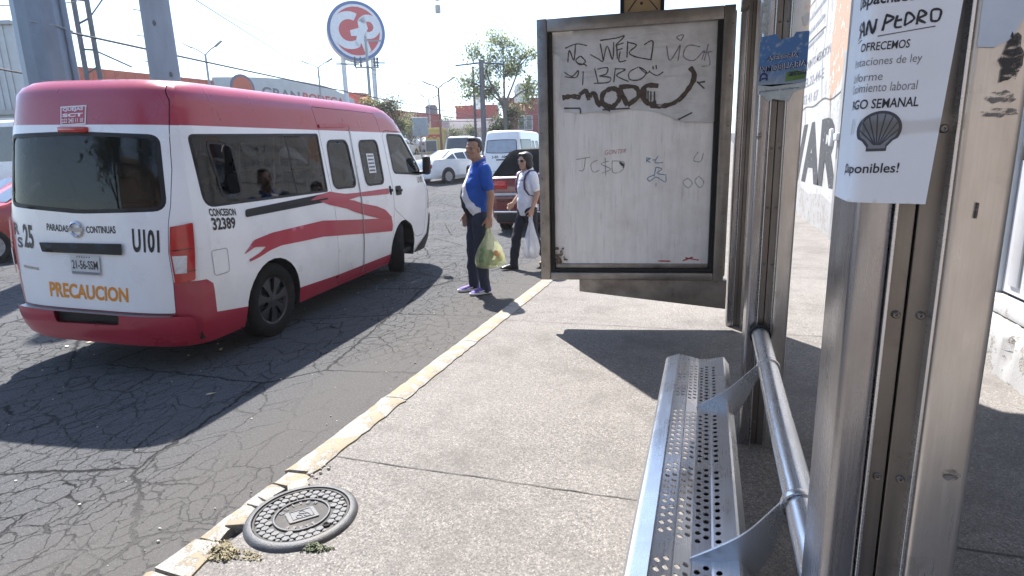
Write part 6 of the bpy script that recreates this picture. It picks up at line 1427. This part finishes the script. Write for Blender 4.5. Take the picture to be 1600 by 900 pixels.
# awning and rooftop bits
for lb, nm, px, py, d_, s in (('black water tank on the roof of the pale building', 'water_tank', 675, 186, 70, .75), ('grey water tank on the roof beside the leaning pole', 'water_tank', 749, 168, 62, .6), ('white water tank above the red building on the right', 'water_tank', 815, 157, 54, .7)):
    q = at(px, py, d_); bm = BM(); lathe(bm, [(.001, -.2), (s, -.2), (s, s*1.7), (s*.8, s*2.1), (s*.3, s*2.3), (.001, s*2.3)], 16); tag(obj(nm, bm, pole_m if 'black' in lb else swhite, None, 40, (q.x, q.y, q.z)), lb, 'water tank', 'rooftop water tanks')
# ---- poles
def pole(name, label, px, py, d, r0, r1, top, m, n=16, cat='pole', group=None):
    p = at(px, py, d); g = gz(p.x, p.y); o = thing(name, label, cat, (p.x, p.y, g), group=group); bm = BM(); cyl(bm, (0, 0, -.3), (0, 0, top), r0, r1, n); obj('shaft', bm, m, o, 25); return o, p
o, p1 = pole('steel_mast', 'thick faceted galvanised mast rising behind the left of the van', 68, 63, 9, .36, .285, 11, galv, 12)
vdir = (p1-CP); vdir.z = 0; vdir.normalize(); sdir = Vector((vdir.y, -vdir.x, 0))
bm = BM(); q = sdir*.335-vdir*.14; cyl(bm, (q.x, q.y, 0), (q.x*.82, q.y*.82, 11), .055, .055, 10); obj('cable_duct', bm, galv, o, True)
for z in (2.9, 3.75, 4.3, 5.4):
    bm = BM(); k = 1-z*.02; tube(bm, [(-vdir*.36*k+sdir*(-.12)).to_tuple()[:2]+(z,), (-vdir*.30*k+sdir*.2).to_tuple()[:2]+(z-.02,), (sdir*.42*k-vdir*.12).to_tuple()[:2]+(z-.05,)], .012, 6); obj('strap', bm, lampm, o, True)
o, p2 = pole('concrete_pole', 'weathered round concrete pole with step bolts behind the van roof', 250, 63, 11, .285, .215, 10, concp, 20)
vdir = (p2-CP); vdir.z = 0; vdir.normalize(); sdir = Vector((vdir.y, -vdir.x, 0))
for z in (3.1, 3.55, 4.0, 4.45, 4.9):
    bm = BM(); a = -sdir*.2; b2 = -sdir*.36; tube(bm, [(a.x, a.y, z), (b2.x, b2.y, z+.01), (b2.x, b2.y, z+.05)], .009, 6); obj('step_bolt', bm, lampm, o, True)
for z, s_ in ((3.3, .1), (4.2, -.05), (3.0, .14)):
    bm = BM(); ell(bm, (-vdir.x*.25+sdir.x*s_, -vdir.y*.25+sdir.y*s_, z), (.03, .03, .05)); obj('pole_hole', bm, pole_m, o, True)
pA_ = at(136, 62, 20); g = gz(pA_.x, pA_.y); o = thing('lattice_mast', 'thin twin rail utility mast between the two thick poles', 'pole', (pA_.x, pA_.y, g)); vd = (pA_-CP); vd.z = 0; vd.normalize(); sd2 = Vector((vd.y, -vd.x, 0))
for s in (-1, 1): bm = BM(); q = sd2*s*.19; cyl(bm, (q.x, q.y, -.3), (q.x, q.y, 11), .085, .075, 8); obj('rail', bm, pole_m, o)
for k in range(14): bm = BM(); z = .5+k*.8; q = sd2*.19; cyl(bm, (-q.x, -q.y, z), (q.x, q.y, z+(.25 if k % 2 else .0)), .035, .035, 6); obj('rung', bm, pole_m, o)
bm = BM(); q = sd2*.5; cyl(bm, (q.x*.3, q.y*.3, 5.3), (q.x*2.4, q.y*2.4, 4.8), .03, .03, 6); obj('crossarm', bm, pole_m, o); bm = BM(); cyl(bm, (q.x*.3, q.y*.3, 6.3), (q.x*1.6, q.y*1.6, 7.2), .025, .025, 6); obj('crossarm', bm, pole_m, o)
def lamp(label, px, py, d, aL, aR, m=None):
    """two-armed street lamp: (px, py) is where the arms meet, aL and aR the arm tips, all at distance d"""
    j = at(px, py, d); g = gz(j.x, j.y); o = thing('street_lamp', label, 'street lamp', (j.x, j.y, g), group='two armed street lamps'); B = Vector((j.x, j.y, g)); bm = BM(); cyl(bm, (0, 0, -.2), j-B, .10, .06, 10); obj('pole', bm, m or lampm, o, True)
    for q in (aL, aR):
        t = at(*q, d)-B; s = j-B; bm = BM(); tube(bm, [s, s.lerp(t, .5)+Vector((0, 0, .05)), t], .035, 6); ar = obj('arm', bm, m or lampm, o, True)
        dv = (t-s).normalized(); bm = BM(); box(bm, (-.12, -.1, -.05), (.42, .1, .04), bev=.03, M=Matrix.Translation(t) @ dv.to_track_quat('X', 'Z').to_matrix().to_4x4()); obj('lamp_head', bm, lampm, ar, 40)
lamp('two armed street lamp between the concrete pole and the round sign', 321, 86, 34, (297, 73), (338, 71))
lamp('two armed street lamp left of the round sign posts', 497, 106, 42, (478, 98), (512, 96)); lamp('two armed street lamp with a rusty pole right of the round sign', 685, 138, 38, (669, 131), (702, 126), rust)
lamp('smaller two armed street lamp behind the rusty pole lamp', 670, 156, 50, (662, 151), (678, 152))
o, pu = pole('utility_pole', 'utility pole with insulators standing before the round sign', 571, 60, 36, .13, .085, 7.2, lampm, 10); V_ = (pu-CP); V_.z = 0; V_.normalize(); S_ = Vector((V_.y, -V_.x, 0)); g = gz(pu.x, pu.y)
zt = at(571, 57, 36).z-g; 
bm = BM(); cyl(bm, (0, 0, 7.2), (0, 0, zt), .085, .08, 10); obj('pole_top', bm, lampm, o, True)
for z, x0, x1 in ((zt-.25, -.1, .95), (at(571, 104, 36).z-g, -.75, .7), (at(571, 99, 36).z-g, -1.9, -.5), (at(571, 97, 36).z-g, .5, 1.1)):
    bm = BM(); box(bm, (-.5, -.04, -.04), (.5, .04, .04), M=plane_m(((S_*(x0+x1)/2).x, (S_*(x0+x1)/2).y, z), S_, V_) @ Matrix.Diagonal((x1-x0, 1, 1, 1))); obj('crossarm', bm, lampm, o)
zc_ = at(571, 96, 36).z-g
for x in (-.75, -.4, .45, .62):
    bm = BM(); c = S_*x; lathe(bm, [(.03, -.3), (.09, -.2), (.05, -.1), (.10, 0), (.05, .1), (.09, .2), (.03, .32)], 10, M=Matrix.Translation((c.x, c.y, zc_))); obj('insulator', bm, pole_m, o, True)
for x, b2 in ((-.7, -1.0), (-.35, -.4), (.5, .3)):
    bm = BM(); tube(bm, [(S_*x).to_tuple()[:2]+(zc_-.3,), (S_*(x*.8)).to_tuple()[:2]+(zc_-2,), (S_*b2*.2).to_tuple()[:2]+(zc_-4.5,)], .014, 5); obj('drop_wire', bm, wire_m, o)
for lb, px, py, d_, r, zt_, arm in (('dark wooden utility pole in front of the sparse tree with a crossarm', 752, 100, 30, .15, None, True), ('thin dark pole left of the sparse tree', 739, 105, 33, .085, None, False)):
    q = at(px, 94 if arm else 104, d_); o, pp = pole('utility_pole', lb, px, py, d_, r, r*.8, q.z-gz(q.x, q.y), pole_m, 10); V_ = (pp-CP); V_.z = 0; V_.normalize(); S_ = Vector((V_.y, -V_.x, 0))
    if arm: bm = BM(); z = q.z-gz(pp.x, pp.y)-.25; tube(bm, [(S_*-1.35).to_tuple()[:2]+(z, ), (0, 0, z+.12), (S_*1.35).to_tuple()[:2]+(z,)], .04, 6); obj('crossarm', bm, pole_m, o)
o, pp = pole('road_sign', 'grey rectangular road sign seen from behind, left of the rusty lamp', 657, 205, 40, .05, .05, 2.2, lampm, 8, 'road sign'); z = at(657, 198, 40).z-gz(pp.x, pp.y)
bm = BM(); V_ = (pp-CP); V_.z = 0; V_.normalize(); S_ = Vector((V_.y, -V_.x, 0)); box(bm, (-.55, -.02, -.62), (.55, .02, .62), bev=.015, M=Matrix.Translation((0, 0, z)) @ plane_m((0, 0, 0), S_, V_) ); obj('sign_plate', bm, pm('grey_sign_back', (.30, .33, .36), .5, .4), o)
# tall radio mast with drums, very thin
q = at(693, 180, 75); o = thing('radio_mast', 'very thin tall radio mast with two white drums', 'mast', (q.x, q.y, gz(q.x, q.y))); h = at(690, -30, 75).z-gz(q.x, q.y)
for s in range(3): bm = BM(); cyl(bm, (.18*cos(s*2.1), .18*sin(s*2.1), 0), (.18*cos(s*2.1), .18*sin(s*2.1), h), .025, .025, 5); obj('leg', bm, swhite, o)
for py in (5, 23): z = at(690, py, 75).z-gz(q.x, q.y); bm = BM(); lathe(bm, [(.001, -.45), (.34, -.42), (.34, .42), (.001, .45)], 14, M=Matrix.Translation((0, 0, z))); obj('drum', bm, lampm, o, 40)
# ---- overhead cables between the poles
def cable(label, a, b, sag, r=.018, n=24):
    A, B = at(*a), at(*b); bm = BM(); tube(bm, [A.lerp(B, i/n)-Vector((0, 0, sag*4*(i/n)*(1-i/n))) for i in range(n+1)], r, 5); tag(obj('overhead_cable', bm, wire_m), label, 'cable', 'overhead cables')
cable('cable from the thick mast past the concrete pole towards the lamps', (60, 40, 9), (840, 190, 70), .4, .02)
cable('cable sloping from the top centre down to the utility pole', (300, -4, 14), (571, 160, 36), .1, .012)
cable('cable sloping down from the top left to the round sign', (345, 20, 20), (640, 130, 50), .3, .012)
cable('dark cable along the grey shed behind the thick mast', (-20, 104, 11), (215, 132, 20), .1, .022)
cable('cable from the utility pole to the red building', (573, 104, 36), (760, 150, 60), .6, .02)
cable('cable over the car row towards the leaning poles', (620, 172, 40), (845, 186, 50), .3, .02); cable('lower cable over the car row', (628, 182, 44), (845, 178, 34), .4, .018)
cable('short cable at the top left corner', (-10, 8, 12), (120, 2, 14), .05, .012); cable('cable from the rusty lamp to the dark wooden pole', (560, 110, 60), (752, 135, 30), .5, .016)
# ---- trees
bark = pm('grey_brown_bark', (.13, .115, .10), .9, var=.3, scale=8, bmp=.5, bscale=25)
def leafm(name, col, tl=.5):
    m, nt, b, ob = base(name); c = mixc(nt, noise(nt, ob, 1.6, 3), tuple(x*.65 for x in col), tuple(x*1.35 for x in col)); nt.links.new(c, b.inputs['Base Color']); b.inputs['Roughness'].default_value = .6
    t = nd(nt, 'ShaderNodeBsdfTranslucent'); nt.links.new(c, t.inputs[0]); mx = nd(nt, 'ShaderNodeMixShader'); mx.inputs[0].default_value = tl; nt.links.new(b.outputs[0], mx.inputs[1]); nt.links.new(t.outputs[0], mx.inputs[2]); nt.links.new(mx.outputs[0], nt.nodes['Material Output'].inputs[0]); return m
lf = [leafm('pale_leaf', (.30, .33, .15)), leafm('mid_leaf', (.11, .15, .05)), leafm('dark_leaf', (.04, .062, .025)), leafm('orange_blossom', (.42, .19, .05))]
def tree(name, label, base_p, h, crown, n, leaf, mix, seed, trunk_r=.18, fork=.4, cat='tree', limbs=7):
    """crown = list of (centre, radii) clumps relative to the foot"""
    o = thing(name, label, cat, base_p); rnd = random.Random(seed); bm = BM(); tips = []
    top = Vector((rnd.uniform(-.2, .2), rnd.uniform(-.2, .2), h*fork)); tube(bm, [(0, 0, -.3), top*.5+Vector((rnd.uniform(-.1, .1), 0, 0)), top], [trunk_r*1.15, trunk_r*.9, trunk_r*.72], 8)
    for c, r in crown:
        c = Vector(c); r = Vector(r) if isinstance(r, (tuple, list)) else Vector((r, r, r)); m_ = top.lerp(c, .5)+Vector((rnd.uniform(-.3, .3), rnd.uniform(-.3, .3), rnd.uniform(-.1, .3))); tube(bm, [top, m_, c], [trunk_r*.5, trunk_r*.3, trunk_r*.14], 6)
        for k in range(limbs):
            d = Vector((rnd.gauss(0, 1), rnd.gauss(0, 1), rnd.gauss(.2, .8))).normalized(); e = c+Vector((d.x*r.x, d.y*r.y, d.z*r.z))*rnd.uniform(.7, 1.05); s = m_.lerp(c, rnd.uniform(.3, 1)); mm = s.lerp(e, .55)+Vector((rnd.uniform(-.15, .15), rnd.uniform(-.15, .15), rnd.uniform(-.05, .2))); tube(bm, [s, mm, e], [trunk_r*.16, trunk_r*.09, trunk_r*.035], 4); tips += [e, mm.lerp(e, .5), mm, mm.lerp(e, .75)]
    obj('trunk', bm, bark, o, True); vs, fs, mi = [], [], []
    per = max(1, n//max(1, len(tips)))
    for t in tips:
        kk = int(per*rnd.uniform(.2, 1.8)); shade = rnd.choices(range(len(mix)), [q[1] for q in mix])[0]; sp = rnd.uniform(.22, .5)*leaf*5
        for i in range(kk):
            p = t+Vector((rnd.gauss(0, sp), rnd.gauss(0, sp), rnd.gauss(-.1*sp, sp*.8))); d = Vector((rnd.gauss(0, 1), rnd.gauss(0, 1), rnd.gauss(-.4, .8))).normalized(); u, w = frame_of(d); s = leaf*rnd.uniform(.6, 1.3); b = len(vs)
            vs += [p-d*s*.5, p+u*s*.3+w*s*.05, p+d*s*.6, p-u*s*.3]; fs.append((b, b+1, b+2, b+3)); mi.append(shade if rnd.random() < .75 else rnd.randrange(len(mix)))
    raw('crown', vs, fs, [lf[q[0]] for q in mix], o, False, mi); return o
def foot(px, d): p = at(px, 250, d); return (p.x, p.y, gz(p.x, p.y))
f = foot(789, 31); H = at(780, 45, 31).z-f[2]
vd = Vector((f[0], f[1], 0)).normalized(); sd3 = Vector((vd.y, -vd.x, 0))
def rel(px, py, d): q = at(px, py, d)-Vector(f); return tuple(q)
tree('street_tree', 'sparse pale leaved tree with open crown beside the utility poles', f, H, [(rel(735, 130, 31), (.9, .9, 1.0)), (rel(755, 88, 31), (1.0, 1.0, .95)), (rel(785, 65, 31), (.95, .95, .75)), (rel(815, 90, 31), (.85, .85, 1.0)), (rel(828, 140, 31.5), (.5, .6, .9)), (rel(790, 108, 30.5), (.9, .9, .8)), (rel(762, 140, 31.5), (.55, .55, .5))], 9000, .15, [(0, 7), (1, 1)], 5, .13, .45, limbs=14)
f = foot(790, 33); tree('shrub', 'dense dark shrub at the foot of the sparse tree', f, 2.4, [(rel(783, 196, 33), (.75, .7, .9)), (rel(800, 192, 33), (.8, .7, 1.0)), (rel(793, 172, 33), (.6, .6, .7)), (rel(775, 206, 33), (.4, .5, .5))], 5200, .12, [(2, 4), (1, 2)], 8, .1, .2, 'shrub', 12)
f = foot(606, 34); tree('flowering_tree', 'rounded green tree with orange blossom above the front of the van', f, 3.5, [(rel(590, 178, 34), (.9, .9, .8)), (rel(612, 172, 34), (.8, .8, .8)), (rel(604, 195, 34), (1.0, .9, .9)), (rel(622, 200, 34), (.55, .7, .9)), (rel(580, 168, 34.5), (.6, .6, .6))], 7500, .12, [(1, 4), (2, 3), (3, 1), (0, 2)], 11, .14, .3, limbs=12)
for i, (lb, px, py, d_, r) in enumerate((('small loose tree past the flowering tree', 643, 190, 52, 1.3), ('distant tree left of the grey road sign', 632, 200, 56, 1.3), ('distant tree top between the lamp poles', 694, 190, 74, 1.3), ('distant bush before the pink shopfront', 711, 206, 48, .55), ('second distant bush before the pink shopfront', 731, 203, 46, .55), ('far pale tree beyond the lamp poles', 655, 196, 80, 1.6))):
    f = foot(px, d_); tree('distant_tree' if r > 1 else 'distant_bush', lb, f, 3, [(rel(px, py, d_), (r, r, r*.9)), (rel(px+6, py+8, d_), (r*.8, r*.8, r*.8))], 1500, .2 if r > 1 else .12, [(1, 3), (2, 2), (0, 2)], 30+i, .12, .3, 'tree' if r > 1 else 'bush', 9)
# ---- the street behind the viewer, mirrored in glass and steel
c = (-9, -16, 0); bldg('house', 'tan house across the road behind the viewer', c, (16, 8, 5.2), pi, pm('tan_house_wall', (.20, .15, .115), .9, var=.15), [(-3, 1, 1.5, 1.4), (2, 1, 1.5, 1.4)])
bldg('house', 'dark gabled house behind the viewer near the pavement', (3.5, -13, 0), (8, 8, 4.5), pi, pm('brown_house_wall', (.34, .29, .25), .9, var=.2), [(0, 1, 1.4, 1.4)])
for i, (x, y) in enumerate(((-4.6, -6.5), (-1.0, -9.5), (-13, -9))):
    tree('street_tree', ('leafy tree by the kerb behind the viewer', 'second leafy tree behind the viewer', 'leafy tree over the road behind the viewer')[i], (x, y, 0), 5.5, [((-.8, 0, 3.9), 1.3), ((.9, .3, 4.3), 1.3), ((0, -.5, 5.1), 1.2)], 3600, .22, [(2, 4), (1, 2)], 50+i, .18, .5)
# ================================================================== faint dusty air over the street
bm = BM(); box(bm, (-175, -75, -1.2), (105, 340, 17)); hz = obj('haze', bm, D.materials.new('dusty_air')); hz['kind'] = 'stuff'; tag(hz, 'faint pale dusty haze over the street', 'haze')
m = hz.data.materials[0]; m.use_nodes = True; nt = m.node_tree; nt.nodes.remove(nt.nodes['Principled BSDF'])
pv = nd(nt, 'ShaderNodeVolumePrincipled'); pv.inputs['Color'].default_value = (.92, .94, 1, 1); pv.inputs['Density'].default_value = .0009; pv.inputs['Anisotropy'].default_value = .3
nt.links.new(pv.outputs[0], nt.nodes['Material Output'].inputs['Volume'])
